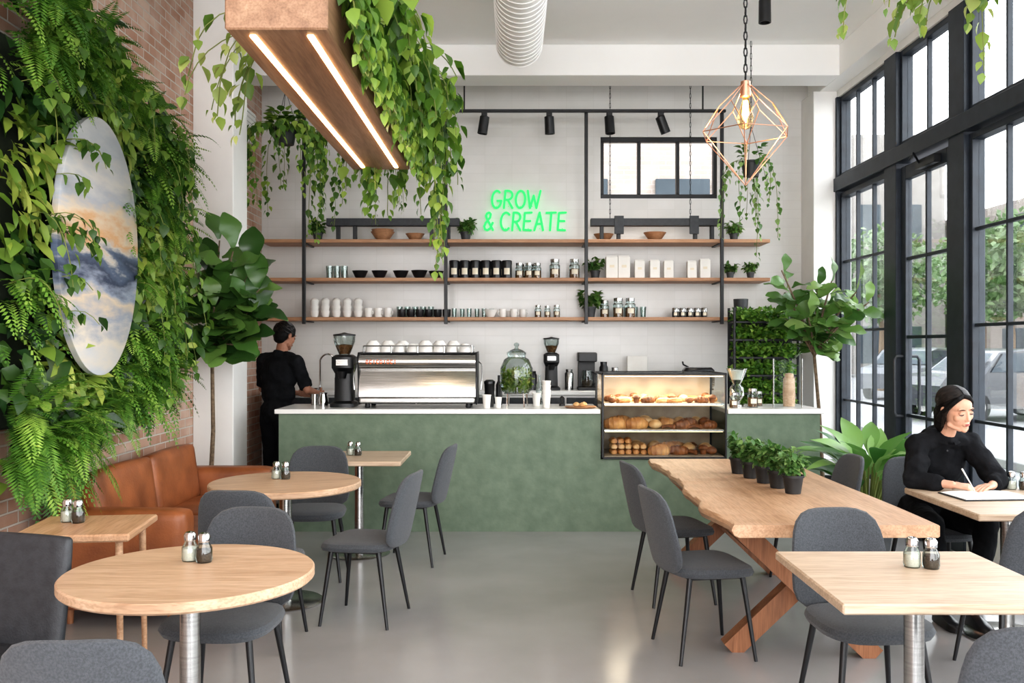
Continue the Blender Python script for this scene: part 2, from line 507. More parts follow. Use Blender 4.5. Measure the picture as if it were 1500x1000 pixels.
def artmat():
    m, nt, out = newmat('abstract_painting')
    L = nt.links
    b = nt.nodes.new('ShaderNodeBsdfPrincipled'); L.new(b.outputs[0], out.inputs[0]); b.inputs['Roughness'].default_value = .55
    tc = nt.nodes.new('ShaderNodeTexCoord')
    mp = nt.nodes.new('ShaderNodeMapping'); mp.inputs['Scale'].default_value = (1, 1.3, 4.4)
    L.new(tc.outputs['Object'], mp.inputs[0])
    n = nt.nodes.new('ShaderNodeTexNoise'); n.inputs['Scale'].default_value = 1.8; n.inputs['Detail'].default_value = 6; n.inputs['Distortion'].default_value = .1
    n.inputs['Roughness'].default_value = .58
    L.new(mp.outputs[0], n.inputs['Vector'])
    sp = nt.nodes.new('ShaderNodeSeparateXYZ'); L.new(tc.outputs['Object'], sp.inputs[0])
    mr = nt.nodes.new('ShaderNodeMapRange'); mr.inputs[1].default_value = -.75; mr.inputs[2].default_value = .75
    L.new(sp.outputs[2], mr.inputs[0])
    ad = nt.nodes.new('ShaderNodeMath'); ad.operation = 'MULTIPLY_ADD'; ad.inputs[1].default_value = .38
    L.new(n.outputs[0], ad.inputs[0]); L.new(mr.outputs[0], ad.inputs[2])
    sb = nt.nodes.new('ShaderNodeMath'); sb.operation = 'SUBTRACT'; sb.inputs[1].default_value = .19; L.new(ad.outputs[0], sb.inputs[0])
    r = ramp(nt, [(.0, (182, 186, 192)), (.12, (204, 196, 184)), (.2, (146, 154, 170)), (.28, (206, 190, 168)), (.34, (142, 152, 170)), (.40, (50, 60, 84)), (.46, (86, 100, 124)),
                  (.5, (188, 184, 178)), (.54, (202, 160, 118)), (.6, (210, 194, 172)), (.68, (172, 178, 188)), (.78, (206, 205, 202)), (.88, (184, 191, 199)), (1, (208, 209, 211))])
    L.new(sb.outputs[0], r.inputs[0]); L.new(r.outputs[0], b.inputs['Base Color'])
    return m
m_art = artmat()

# ------------------------------------------------------------------ room
XL, XR, YB, ZC = -2.77, 3.45, 10.2, 4.6
g = G(); g.bx(XL - .15, XR + .15, -2.5, YB + .15, -.12, 0, 0); struct(g.obj('floor', m_floor, smooth=False))
g = G(); g.bx(XL - .15, XR + .15, -2.5, YB + .15, ZC, ZC + .12, 0); struct(g.obj('ceiling', m_ceil, smooth=False))
g = G(); g.bx(XL - .15, XL, -2.5, YB + .15, 0, ZC, 0); struct(g.obj('wall_left', m_brick, smooth=False))
wx0, wx1, wz0, wz1 = .98, 2.27, 3.22, 3.9
g = G()
g.bx(XL, wx0, YB, YB + .15, 0, ZC, 0); g.bx(wx1, XR, YB, YB + .15, 0, ZC, 0)
g.bx(wx0, wx1, YB, YB + .15, 0, wz0, 0); g.bx(wx0, wx1, YB, YB + .15, wz1, ZC, 0)
struct(g.obj('wall_back', m_tile, smooth=False))
g = G()
g.bx(XR, XR + .15, 9.78, YB, 0, ZC, 0); g.bx(XR, XR + .15, -2.5, 9.78, 4.22, ZC, 0)
g.bx(XR, XR + .15, 8.55, 9.78, 0, .3, 0); g.bx(XR, XR + .15, -2.5, 7.02, 0, .3, 0)
struct(g.obj('wall_right', m_white, smooth=False))
g = G(); g.bx(XL, XL + .35, 8.0, 8.42, 0, ZC, .005); struct(g.obj('trim_1', m_white, smooth=False))
g = G(); g.bx(XL, XR - .18, 9.2, 9.58, 4.29, ZC, .005); struct(g.obj('trim_2', m_ceil, smooth=False))
g = G(); g.bx(XR - .18, XR, -2.5, YB, 4.29, ZC, .005); struct(g.obj('trim_3', m_ceil, smooth=False))
g = G(); g.bx(3.2, XR, 9.78, YB, 0, 4.29, .005); struct(g.obj('trim_4', m_white, smooth=False))

def side_window(n, y0, y1, z0, z1, cols, rows, fr=.05):
    g = G(); xa, xb = XR + .02, XR + .12
    g.bx(xa, xb, y0, y0 + fr, z0, z1); g.bx(xa, xb, y1 - fr, y1, z0, z1)
    g.bx(xa, xb, y0 + fr, y1 - fr, z0, z0 + fr); g.bx(xa, xb, y0 + fr, y1 - fr, z1 - fr, z1)
    for i in range(1, cols):
        y = y0 + (y1 - y0) * i / cols
        g.bx(xa + .02, xb - .04, y - .012, y + .012, z0 + fr, z1 - fr, .002)
    for i in range(1, rows):
        z = z0 + (z1 - z0) * i / rows
        g.bx(xa + .022, xb - .042, y0 + fr, y1 - fr, z - .012, z + .012, .002)
    g.mi = 1
    g.bx(XR + .068, XR + .072, y0 + fr, y1 - fr, z0 + fr, z1 - fr, 0)
    struct(g.obj('window_%d' % n, [m_frame, m_wglass], smooth=False))
n = 1
for (y0, y1, c) in ((8.5, 9.76, 3), (5.0, 7.0, 4), (2.85, 4.83, 4), (.7, 2.68, 4), (-1.5, .53, 4)):
    side_window(n, y0, y1, .3, 3.2, c, 4); n += 1
    side_window(n, y0, y1, 3.36, 4.22, c, 1); n += 1
side_window(n, 7.24, 8.25, 3.36, 4.22, 2, 1); n += 1
g = G()
for (y0, y1) in ((8.24, 8.5), (7.0, 7.25), (4.83, 5.0), (2.68, 2.85), (.53, .7)):
    g.bx(XR - .02, XR + .12, y0, y1, 0, 4.22)
g.bx(XR - .04, XR + .13, -2.5, 9.78, 3.22, 3.36)
g.bx(XR - .02, XR + .13, 9.74, 9.8, 0, 4.22)
struct(g.obj('trim_5', m_frame, smooth=False))
g = G(); xa, xb = XR + .02, XR + .08
y0, y1 = 7.27, 8.22
g.bx(xa, xb, y0, y0 + .09, .02, 3.18); g.bx(xa, xb, y1 - .09, y1, .02, 3.18)
g.bx(xa, xb, y0 + .09, y1 - .09, .02, .3); g.bx(xa, xb, y0 + .09, y1 - .09, 3.06, 3.18)
g.bx(xa + .01, xb - .01, 7.73, 7.76, .3, 3.06, .002)
for z in (.98, 1.67, 2.36):
    g.bx(xa + .012, xb - .012, y0 + .09, y1 - .09, z - .014, z + .014, .002)
g.mi = 1; g.bx(XR + .048, XR + .052, y0 + .09, y1 - .09, .3, 3.06, 0)
door = struct(g.obj('door_1', [m_frame, m_wglass], smooth=False))
for xx, s_ in ((xa, -1), (xb, 1)):
    g = G(); X1 = xx + s_ * .08
    g.tube([(xx, 8.17, 1.5), (X1 - s_ * .02, 8.17, 1.5), (X1, 8.17, 1.47), (X1, 8.17, 1.0), (X1 - s_ * .02, 8.17, .97), (xx, 8.17, .97)], .014, 8)
    g.obj('handle', m_dleather, door)
g = G(); g.bx(XR - .04, XR + .02, 7.45, 7.8, 3.08, 3.15, .004); g.tube([(XR - .02, 7.75, 3.12), (XR - .14, 7.6, 3.18), (XR - .02, 7.95, 3.2)], .009, 6)
g.obj('door_closer', m_black, door)
g = G(); ya, yb = YB + .02, YB + .1
g.bx(wx0, wx1, ya, yb, wz0, wz0 + .05); g.bx(wx0, wx1, ya, yb, wz1 - .05, wz1)
for x in (wx0 + .02, wx0 + (wx1 - wx0) / 3, wx0 + 2 * (wx1 - wx0) / 3, wx1 - .02):
    g.bx(x - .018, x + .018, ya + .002, yb - .002, wz0 + .05, wz1 - .05)
g.mi = 1; g.bx(wx0, wx1, YB + .055, YB + .06, wz0 + .05, wz1 - .05, 0)
struct(g.obj('window_%d' % n, [m_black, m_wglass], smooth=False)); n += 1

g = G(); g.bx(XL, XL + .03, 9.45, 9.85, 3.72, 4.06)
for i in range(6):
    z = 3.765 + i * .05
    g.bx(XL + .028, XL + .045, 9.48, 9.82, z, z + .022, .002)
tag(g.obj('wall_vent', m_white), 'white louvered air vent mounted on the brick wall', 'vent')

# ------------------------------------------------------------------ outside
g = G(); g.bx(XR + .16, 60, -20, 90, -.2, -.06, 0); g.bx(-30, XR + .16, YB + .16, 90, -.2, -.06, 0)
struct(g.obj('floor_exterior', m_asphalt, smooth=False))
def bwin(o, x0, x1, y0, y1, z0, z1):
    g = G(); g.bx(x0, x1, y0, y1, z0, z1, .01); g.obj('building_window', m_fwin, o, smooth=False)
g = G(); g.bx(-6, 3.5, 14.5, 15, -.06, 9, 0)
o = g.obj('brick_building', [m_brick_out], smooth=False); tag(o, 'pale brick building seen through the high window', 'building')
bwin(o, 2.25, 3.1, 14.42, 14.5, 3.55, 4.2); bwin(o, .9, 1.5, 14.42, 14.5, 3.55, 4.2)
g = G(); g.bx(24, 30, 22, 70, -.06, 8.5, 0)
o = g.obj('street_building', [m_facade], smooth=False); tag(o, 'pale brick street building with rows of windows', 'building')
for i in range(10):
    for z in (.6, 3.4, 6.0):
        bwin(o, 23.93, 24.0, 23 + i * 4, 25 + i * 4, z, z + 1.8)
g = G(); g.bx(9, 23.5, 50, 56, -.06, 13, 0)
o = g.obj('street_building', [m_facade2], smooth=False); tag(o, 'light rendered building closing the street', 'building')
for i in range(6):
    for z in (.6, 3.9, 7.2):
        bwin(o, 10 + i * 2.2, 11.2 + i * 2.2, 49.93, 50, z, z + 2.0)
m_curb = PM('curb_stone', (110, 110, 108), (120, 120, 118), .9)
for x in (6.6, 17.5):
    g = G(); g.bx(x, x + .25, 5, 48, -.06, .06, .01)
    tag(g.obj('street_curb', m_curb, smooth=False), 'pale concrete curb stones along the street', 'curb')

def car(loc, rz, mat, label):
    t = T('car', label, 'car', loc, rz)
    g = G()
    prof = [(-2.2, .35), (-2.25, .8), (-2.1, .98), (-1.55, 1.02), (-1.2, 1.05), (-.65, 1.5), (.1, 1.58), (1.3, 1.56), (1.95, 1.1), (2.2, .98), (2.25, .5), (2.15, .3)]
    def ring(y, k):
        return [(p[0] * (1 - .02 * k), y if p[1] < 1.2 else y * .82, p[1] - (0.03 * k)) for p in prof]
    g.loft([ring(-.9, 1.), ring(-.86, 0), ring(.86, 0), ring(.9, 1.)])
    g.obj('car_body', mat, t)
    for s_ in (-1, 1):
        for (xa, xb, xc, xd) in ((-1.02, -.6, .02, .02), (.1, .1, .95, 1.05), (1.12, 1.03, 1.3, 1.6)):
            g = G(); y1_ = s_ * .905; y2_ = s_ * .77
            g.add([(xa, y1_, 1.08), (xd, y1_, 1.08), (xc, y2_, 1.48), (xb, y2_, 1.48)], [[0, 1, 2, 3]])
            g.obj('car_window', m_fwin, t, fix=False)
    g = G(); g.add([(-1.22, -.75, 1.08), (-1.22, .75, 1.08), (-.72, .62, 1.48), (-.72, -.62, 1.48)], [[0, 1, 2, 3]])
    g.obj('windscreen', m_fwin, t, fix=False)
    for x in (-1.4, 1.4):
        for y in (-.85, .85):
            g = G(); g.M = Matrix.Translation((x, y, .34)) @ Matrix.Rotation(pi / 2, 4, 'X')
            g.lathe([(.2, -.1), (.33, -.1), (.34, -.06), (.34, .06), (.33, .1), (.2, .1)], seg=24)
            g.mi = 1; g.lathe([(.02, -.105), (.2, -.11), (.2, .11), (.02, .105)], seg=12)
            g.obj('wheel', [m_tire, m_steel], t)
car((10.9, 20.6, -.06), radians(14), m_car, 'dark gray hatchback parked on the street outside')
car((12.6, 29, -.06), radians(50), PM('silver_car_paint', (84, 86, 90), (94, 96, 100), .35, coat=.2), 'silver hatchback parked further along the street')
def street_tree(loc, h, r):
    t = T('street_tree', 'leafy green street tree on the pavement', 'tree', loc)
    g = G(); g.tube([(0, 0, 0), (.05, 0, h * .4), (-.05, .05, h * .7)], [.14, .1, .06], 8); g.obj('trunk', m_bark, t)
    g = G()
    for i in range(2200):
        a = rv(1)
        while a.length > 1: a = rv(1)
        p = V((0, 0, h * .8)) + V((a.x * r, a.y * r, a.z * r * .9))
        leaf(g, p, rv(1), rv(1), .26, .18, 0, .2, .1, 2)
    g.obj('foliage', leafmat('tree_leaf', (70, 94, 56), (88, 110, 70), (108, 128, 90)), t, fix=False, smooth=False, rnd=True)
street_tree((14.6, 27.0, -.06), 4.9, 1.8)
street_tree((13.4, 33.5, -.06), 5.2, 2)
street_tree((18.9, 37, -.06), 5.6, 2.2)

# ------------------------------------------------------------------ counter
g = G()
g.bx(-2.0, .76, 7.9, 8.58, 0, 1.01, 0); g.bx(.76, 1.84, 7.9, 8.58, 0, .62, 0); g.bx(1.84, 2.64, 7.9, 8.58, 0, 1.01, 0)
tag(g.obj('service_counter', m_green, smooth=False), 'long sage green plastered service counter on the concrete floor', 'counter')
g = G(); g.bx(-2.03, .755, 7.87, 8.6, 1.011, 1.05, .004)
tag(g.obj('countertop', m_stone, smooth=False), 'long white stone countertop on the green counter', 'countertop')
g = G(); g.bx(1.845, 2.67, 7.87, 8.6, 1.011, 1.05, .004)
tag(g.obj('countertop', m_stone, smooth=False), 'short white stone countertop beside the pastry case', 'countertop')
ZB = 1.12
t = T('back_counter', 'white back counter with dark cabinet fronts under the shelves', 'counter', (0, 9.6, 0))
g = G(); g.bx(-2.6, 2.16, .03, .58, 0, ZB - .045); g.obj('cabinet_body', m_white, t, smooth=False)
g = G(); g.bx(-2.62, 2.18, 0, .59, ZB - .044, ZB); g.obj('worktop', m_stone, t, smooth=False)
for i in range(6):
    g = G(); x = -2.55 + i * .78; g.bx(x, x + .76, .01, .03, .1, ZB - .07); g.obj('cabinet_door', m_dleather, t, smooth=False)

# pastry case
PC = T('pastry_display_case', 'black framed glass pastry display case set into the counter', 'display case', (1.30, 7.86, .625))
g = G(); W, D, H = 1.07, .62, .735; f = .018
for x in (-W / 2, W / 2 - f):
    for y in (0, D - f):
        g.bx(x, x + f, y, y + f, 0, H)
for z in (0, H - f):
    for y in (0, D - f):
        g.bx(-W / 2, W / 2, y + .0005, y + f - .0005, z, z + f)
    for x in (-W / 2, W / 2 - f):
        g.bx(x + .0005, x + f - .0005, 0, D, z, z + f)
g.obj('frame', m_black, PC, smooth=False)
for q in ((-W / 2 + .02, W / 2 - .02, .008, .012, .02, H - .02), (-W / 2 + .008, -W / 2 + .012, .02, D - .02, .02, H - .02),
          (W / 2 - .012, W / 2 - .008, .02, D - .02, .02, H - .02), (-W / 2 + .02, W / 2 - .02, .02, D - .02, H - .01, H - .006)):
    g = G(); g.bx(*q, 0); g.obj('glass_panel', m_wglass, PC, smooth=False)
g = G(); g.bx(-W / 2 + .02, W / 2 - .02, D - .02, D - .012, .02, H - .02, 0)
g.obj('back_panel', PM('case_back', (150, 128, 104), (176, 156, 130), .5), PC, smooth=False)
CZ = [.025, .25, .475]
m_cshelf = PM('case_shelf', (150, 134, 114), (166, 150, 130), .4)
for z in CZ:
    g = G(); g.bx(-W / 2 + .024, W / 2 - .024, .02, D - .024, z - .01 if z > .1 else .003, z, .001)
    g.obj('display_shelf', m_cshelf, PC, smooth=False)
m_cl = PM('case_light', (255, 226, 180), (255, 230, 190), emit=2.5, emc=(255, 214, 156))
for z in [H - .024] + [c - .011 for c in CZ[1:]]:
    g = G(); g.bx(-W / 2 + .03, W / 2 - .03, .024, .034, z - .009, z); g.obj('light_strip', m_cl, PC, smooth=False)
for z in CZ[1:]:
    g = G(); g.bx(-W / 2 + .024, W / 2 - .024, .014, .0195, z - .016, z + .002); g.obj('shelf_edge', m_steel, PC, smooth=False)

def croissant(mat):
    g = G(); n = 17; pts = []; rr = []
    for i in range(n):
        a = -1.25 + 2.5 * i / (n - 1)
        pts.append((.055 * sin(a), .05 * (1 - cos(a)), .026 - .006 * abs(a)))
        rr.append((.028 * cos(a * .95) ** .7 + .006) * (1 + .16 * (i % 2)))
    g.tube(pts, rr, 10); return g.obj('croissant', mat)
def bun(mat, name='bread_roll', r=(.05, .045, .032)):
    g = G(); g.ell((0, 0, r[2] * .9), r, 14, 8)
    g.tube([(-r[0] * .5, 0, r[2] * 1.75), (0, .004, r[2] * 1.9), (r[0] * .5, 0, r[2] * 1.75)], .005, 5); return g.obj(name, mat)
def loaf(mat):
    g = G(); g.loft([[(x, y * s_, z * s_ + .001) for (y, z) in ((-.028, 0), (-.034, .02), (-.024, .04), (0, .05), (.024, .04), (.034, .02), (.028, 0))] for x, s_ in ((-.085, .4), (-.075, .8), (-.04, 1), (.04, 1), (.075, .8), (.085, .4))])
    return g.obj('small_loaf', mat)
def muffin():
    g = G(); g.lathe([(.022, 0), (.03, .035), (.038, .04), (.04, .05), (.03, .066), (.012, .073)], seg=14); return g.obj('muffin', m_bread3)
def pretzel():
    g = G(); pts = []
    for i in range(33):
        a = 2 * pi * i / 32
        pts.append((.045 * sin(a) + .02 * sin(2 * a), .032 * cos(a) - .018 * cos(2 * a), .014 + .006 * cos(3 * a)))
    g.tube(pts, .011, 8); return g.obj('pretzel', m_bread3)
kinds = [croissant(m_bread), bun(m_bread2), loaf(m_bread), muffin(), bun(m_bread3, 'glazed_bun', (.04, .04, .028)), croissant(m_bread3), loaf(m_bread2), pretzel()]
klab = ['golden croissant in the pastry case', 'pale crusty bread roll in the pastry case', 'small golden loaf in the pastry case', 'dark muffin in the pastry case',
        'dark glazed bun in the pastry case', 'dark baked croissant in the pastry case', 'pale small loaf in the pastry case', 'twisted brown pretzel in the pastry case']
kcat = ['pastry', 'bread', 'bread', 'muffin', 'bun', 'pastry', 'bread', 'pretzel']
for k, l, c in zip(kinds, klab, kcat): tag(k, l, c, 'pastries in the display case')
first = [True] * 8
def pastry(k, x, y, z, rz, sc):
    p = (.765 + x, 7.88 + y, .626 + z)
    if first[k]:
        kinds[k].location = p; kinds[k].rotation_euler = (0, 0, rz); kinds[k].scale = (sc,) * 3; first[k] = False
    else:
        clone(kinds[k], p, rz, scale=sc)
for i in range(5):
    for l in range(3 if i < 3 else 2):
        pastry(6 if l % 2 else 2, .12 + i * .065, .2, .025 + l * .047, pi / 2 + R.uniform(-.08, .08), .95)
for (x, y, k, s_) in ((.52, .1, 0, 1.5), (.6, .28, 0, 1.5), (.68, .12, 5, 1.3), (.52, .42, 1, 1.4), (.8, .14, 7, 1.3), (.9, .14, 3, 1.1), (.97, .13, 4, 1.2), (.8, .3, 1, 1.3), (.95, .3, 1, 1.3), (.86, .44, 4, 1.3), (.2, .44, 1, 1.4), (.36, .46, 1, 1.4), (.7, .42, 0, 1.4)):
    pastry(k, x, y, .025, R.uniform(-.6, .6), s_)
for (x, y, k, s_) in ((.14, .14, 0, 1.6), (.32, .13, 0, 1.6), (.2, .34, 0, 1.6), (.42, .34, 1, 1.5), (.48, .14, 1, 1.2), (.61, .1, 7, 1.2), (.72, .12, 5, 1.2), (.84, .11, 7, 1.2), (.96, .13, 5, 1.1), (.6, .28, 0, 1.3), (.8, .3, 5, 1.3), (.95, .32, 4, 1.5), (.6, .45, 1, 1.2), (.75, .46, 1, 1.2), (.9, .47, 1, 1.2)):
    pastry(k, x, y, .25, R.uniform(-.5, .5), s_)
for i in range(9):
    for j in range(3):
        k = [4, 2, 7, 5, 3, 2, 4, 0, 6, 1, 3, 5][(i * 5 + j * 3) % 12]
        pastry(k, .1 + i * .11 + R.uniform(-.015, .015), .1 + j * .15, .475, R.uniform(-.7, .7), .85 if k in (2, 6) else .95)

# ------------------------------------------------------------------ shelves + frame
SZ = [1.895, 2.313, 2.722]
for i, z in enumerate(SZ):
    g = G(); g.bx(-2.7 + (.03 if i == 2 else 0), 2.74, 9.78, 10.19, z - .036, z, .003)
    tag(g.obj('wall_shelf', m_shelf, smooth=False), ['lowest', 'middle', 'top'][i] + ' long warm wooden shelf on the tiled wall', 'shelf', 'long wall shelves')
fr = T('steel_shelving_rack', 'black steel rack of tall posts carrying the wooden shelves', 'rack', (0, 0, 0))
for x in (-2.2, -.7, .785, 2.22):
    g = G(); g.bx(x - .018, x + .018, 9.73, 9.766, 1.82, 4.06)
    for z in SZ:
        g.bx(x - .015, x + .015, 9.766, 10.18, z - .05, z - .038, .001)
    g.obj('post', m_black, fr, smooth=False)
g = G(); g.bx(-2.2, 2.24, 9.735, 9.762, 4.06, 4.09); g.obj('top_rail', m_black, fr, smooth=False)
tr = T('track_light', 'black ceiling track with four adjustable spotlights', 'lamp', (0, 9.66, 4.05))
g = G(); g.bx(-.72, 2.24, -.02, .02, -.015, .015)
for x in (-.5, 2.0): g.bx(x - .008, x + .008, -.008, .008, .015, .55)
g.obj('track', m_black, tr, smooth=False)
def spot(parent, x, tilt, rz_, z=0):
    g = G(); g.bx(x - .03, x + .03, -.025, .025, z - .06, z - .012); g.tube([(x, 0, z - .045), (x, 0, z - .09)], .01, 8)
    b = g.obj('lamp_mount', m_black, parent, smooth=False)
    g = G(); g.M = Matrix.Translation((x, 0, z - .09)) @ Matrix.Rotation(rz_, 4, 'Z') @ Matrix.Rotation(tilt, 4, 'Y')
    g.lathe([(.025, .04), (.05, .03), (.052, -.15), (.045, -.15), (.042, -.12)], seg=18)
    g.obj('spotlight_head', m_black, parent)
for x, tl, rr_ in ((-.29, .15, 0), (.39, -.1, 1), (1.02, .12, 2), (1.56, -.4, .3)):
    spot(tr, x, tl, rr_)
t = T('ceiling_spotlight', 'single black spotlight on a ceiling track', 'lamp', (1.92, 7.0, 4.585))
g = G(); g.bx(-.02, .02, -1.2, .3, -.02, .014); g.obj('track', m_black, t, smooth=False)
g = G(); g.tube([(0, 0, -.02), (0, 0, -.36)], .008, 8); g.obj('lamp_mount', m_black, t)
g = G(); g.lathe([(.02, -.36), (.045, -.37), (.047, -.54), (.038, -.54), (.036, -.5)], seg=18); g.obj('spotlight_head', m_black, t)

def chain(g, p0, p1, link=.035, r=.0025, w=.01):
    p0 = V(p0); p1 = V(p1); L = (p1 - p0).length; n = max(2, int(L / link))
    for i in range(n):
        c = p0 + (p1 - p0) * ((i + .5) / n)
        a = V((1, 0, 0)) if i % 2 else V((0, 1, 0))
        h = L / n * .62
        pts = [c + a * (w * .5 * cos(q)) + V((0, 0, 1)) * (h * sin(q)) for q in [2 * pi * k / 8 for k in range(9)]]
        g.tube(pts, r, 4, False)
for x0, x1, lab in ((-1.98, -.56, 'dark slim light bar standing over the wooden bowls'), (.84, 2.26, 'dark slim light bar hung on chains over the top shelf')):
    t = T('shelf_light_bar', lab, 'lamp', (0, 9.82, 0))
    g = G(); g.bx(x0, x1, 0, .1, 2.87, 2.95); g.obj('bar', m_dleather, t, smooth=False)
    for x in (x0 + .12, x0 + .3, x1 - .3, x1 - .12):
        g = G(); g.bx(x - .02, x + .02, .02, .08, 2.723, 2.87); g.obj('foot', m_black, t, smooth=False)
    if x0 > 0:
        for x in (x0 + .3, x1 - .32):
            g = G(); g.bx(x - .05, x + .05, -.015, -.001, 2.78, 2.975); g.obj('bracket', m_dleather, t, smooth=False)
        for x in (1.05, 1.91):
            g = G(); chain(g, (x, .05, 2.95), (x, .05, 4.6), .05, .003, .014)
            g.obj('chain', m_black, t)

# neon sign letters as tube strokes
def arc(cx, cy, rx, ry, a0, a1, n=12):
    return [(cx + rx * cos(radians(a0 + (a1 - a0) * i / n)), cy + ry * sin(radians(a0 + (a1 - a0) * i / n))) for i in range(n + 1)]
LET = {
 'G': [arc(.36, .5, .34, .5, 55, 345, 16) + [(.7, .42), (.42, .42)]],
 'R': [[(.05, 0), (.1, 1)], [(.1, 1)] + arc(.3, .74, .32, .26, 90, -90, 8) + [(.1, .48)], [(.3, .48), (.66, 0)]],
 'O': [arc(.36, .5, .34, .5, 0, 360, 20)],
 'W': [[(.0, 1), (.22, 0), (.45, .72), (.68, 0), (.92, 1)]],
 '&': [[(.72, .02), (.2, .68), (.14, .82), (.22, .96), (.38, 1.0), (.5, .9), (.46, .72), (.14, .42), (.04, .22), (.12, .05), (.3, 0), (.5, .1), (.68, .42)]],
 'C': [arc(.4, .5, .38, .5, 50, 310, 14)],
 'E': [[(.6, 1), (.08, .98), (.04, .02), (.6, 0)], [(.06, .52), (.52, .52)]],
 'A': [[(0, 0), (.34, 1), (.66, 0)], [(.12, .36), (.56, .36)]],
 'T': [[(0, .98), (.7, 1)], [(.36, 1), (.33, 0)]],
}
ns = T('neon_sign', 'green glowing neon sign reading GROW & CREATE on the white tiled wall', 'sign', (0, YB - .03, 0))
def word(txt, x, z, h, adv, sx=.8):
    for ch in txt:
        if ch != ' ':
            g = G()
            for st in LET[ch]:
                pp = [(x + p[0] * h * sx + p[1] * .05 * h, 0, z + p[1] * h) for p in st]
                for a_, b_ in zip(pp[:-1], pp[1:]):
                    g.tube([a_, b_], .012, 8)
                for q in pp: g.ell(q, (.012, .012, .012), 8, 6)
            g.tube([(x + .3 * h, 0, z + .02), (x + .3 * h, .03, z + .02)], .004, 6)
            g.obj('neon_letter', m_neon, ns, label='neon letter ' + ch)
        x += h * (adv if ch != ' ' else .3)
word('GROW', -.228, 3.11, .19, .69)
word('& CREATE', -.315, 2.865, .195, .645, .74)

# ------------------------------------------------------------------ shelf goods
def put(root, lst, group):
    root['group'] = group
    for i, p in enumerate(lst):
        rz = p[3] if len(p) > 3 else 0; sc = p[4] if len(p) > 4 else 1
        if i == 0:
            root.location = p[:3]; root.rotation_euler = (0, 0, rz); root.scale = (sc,) * 3
        else:
            clone(root, p[:3], rz, scale=sc)
    return root
s1, s2, s3 = SZ
Y0 = 9.95
def mug_obj(name, prof, mat, handle=True, hz=.05, hr=.022, x=.04):
    g = G(); g.lathe(prof, seg=20, caps=False)
    if handle:
        g.tube([(x, 0, hz + hr)] + [(x + hr * cos(a) * 1.1, 0, hz + hr * sin(a)) for a in mpts(pi / 2, -pi / 2, 7)] + [(x, 0, hz - hr)], .005, 6)
    return g.obj(name, mat)
stack = T('mug_stack', 'tall stack of white ceramic cups on the lowest shelf', 'cup')
for k in range(3):
    g = G(); z = k * .055
    g.lathe([(.002, z + .002), (.03, z), (.042, z + .02), (.049, z + .07), (.045, z + .07), (.038, z + .02), (.002, z + .01)], seg=18, caps=False)
    g.obj('cup', m_ceramic, stack)
g = G(); g.lathe([(.046, .178), (.042, .19), (.024, .207), (.002, .212)], seg=18); g.lathe([(.044, .172), (.046, .178)], seg=18); g.obj('cup', m_ceramic, stack)
put(stack, [(-2.12 + i * .117, Y0 - .05, s1) for i in range(5)], 'cup stacks on the lowest shelf')
mug = tag(mug_obj('mug', [(.002, .003), (.035, 0), (.04, .01), (.043, .1), (.039, .1), (.036, .012), (.002, .01)], m_ceramic), 'white ceramic mug standing on the shelf', 'mug')
put(mug, [(-1.54 + i * .105, Y0 - .05, s1, -.6) for i in range(3)] + [(-.1, Y0 - .04, s1, -2.8, .9), (.02, Y0, s1, -.5, .9), (.12, Y0 + .05, s1, 0, .9)], 'white mugs on the shelf')
tum = G(); tum.lathe([(.002, .004), (.028, 0), (.034, .12), (.031, .12), (.026, .008), (.002, .008)], seg=16, caps=False)
tum = tag(tum.obj('tumbler_glass', m_jarglass), 'clear glass tumbler on the shelf', 'glass')
put(tum, [(-1.22 + i * .085, Y0 + .06, s1) for i in range(5)] + [(-.62 + i * .08, Y0 + (.05 if i % 2 else -.06), s1, 0, .8) for i in range(6)] + [(-1.97 + i * .08, Y0, s2, 0, 1.15) for i in range(3)] + [(1.25 + i * .09, Y0 + .1, s1) for i in range(3)], 'glass tumblers on the shelves')
bowl = G(); bowl.lathe([(.002, .004), (.03, 0), (.05, .02), (.075, .075), (.071, .075), (.046, .024), (.002, .012)], seg=22, caps=False)
bowl = tag(bowl.obj('bowl', m_darkcer), 'black ceramic bowl on the middle shelf', 'bowl')
put(bowl, [(-1.64, Y0, s2, 0, 1.15), (-1.43, Y0, s2, 0, 1.15), (-1.2, Y0, s2, 0, 1.15), (-1.0, Y0, s2, 0, 1.2), (-.82, Y0, s2, 0, 1.1)], 'black bowls on the middle shelf')
wb = G(); wb.lathe([(.002, .004), (.035, 0), (.05, .02), (.08, .085), (.076, .085), (.046, .024), (.002, .012)], seg=22, caps=False)
wb = tag(wb.obj('ceramic_bowl', m_ceramic), 'white ceramic bowl on the lowest shelf', 'bowl')
put(wb, [(-.23, Y0 - .05, s1), (-.04, Y0 + .1, s1, 0, .9)], 'white bowls on the lowest shelf')
dc = G(); dc.lathe([(.002, .003), (.032, 0), (.042, .02), (.046, .085), (.042, .085), (.036, .02), (.002, .01)], seg=18, caps=False)
dc = tag(dc.obj('black_cup', m_darkcer), 'small black cup on the lowest shelf', 'cup')
put(dc, [(-1.18 + i * .096, Y0 - .08, s1) for i in range(6)], 'black cups on the lowest shelf')
wd = G(); wd.lathe([(.002, .006), (.05, 0), (.08, .03), (.13, .1), (.124, .1), (.075, .036), (.002, .02)], seg=26, caps=False)
wd = tag(wd.obj('wooden_bowl', m_shelf), 'warm wooden bowl on the top shelf', 'bowl')
put(wd, [(-1.4, 9.98, s3), (-1.05, 9.98, s3, 0, .8), (1.0, 10.05, s3, 0, .85), (1.55, 10.0, s3, 0, .95), (-1.4, 9.98, s3 + .03, 0, .95)], 'wooden bowls on the top shelf')
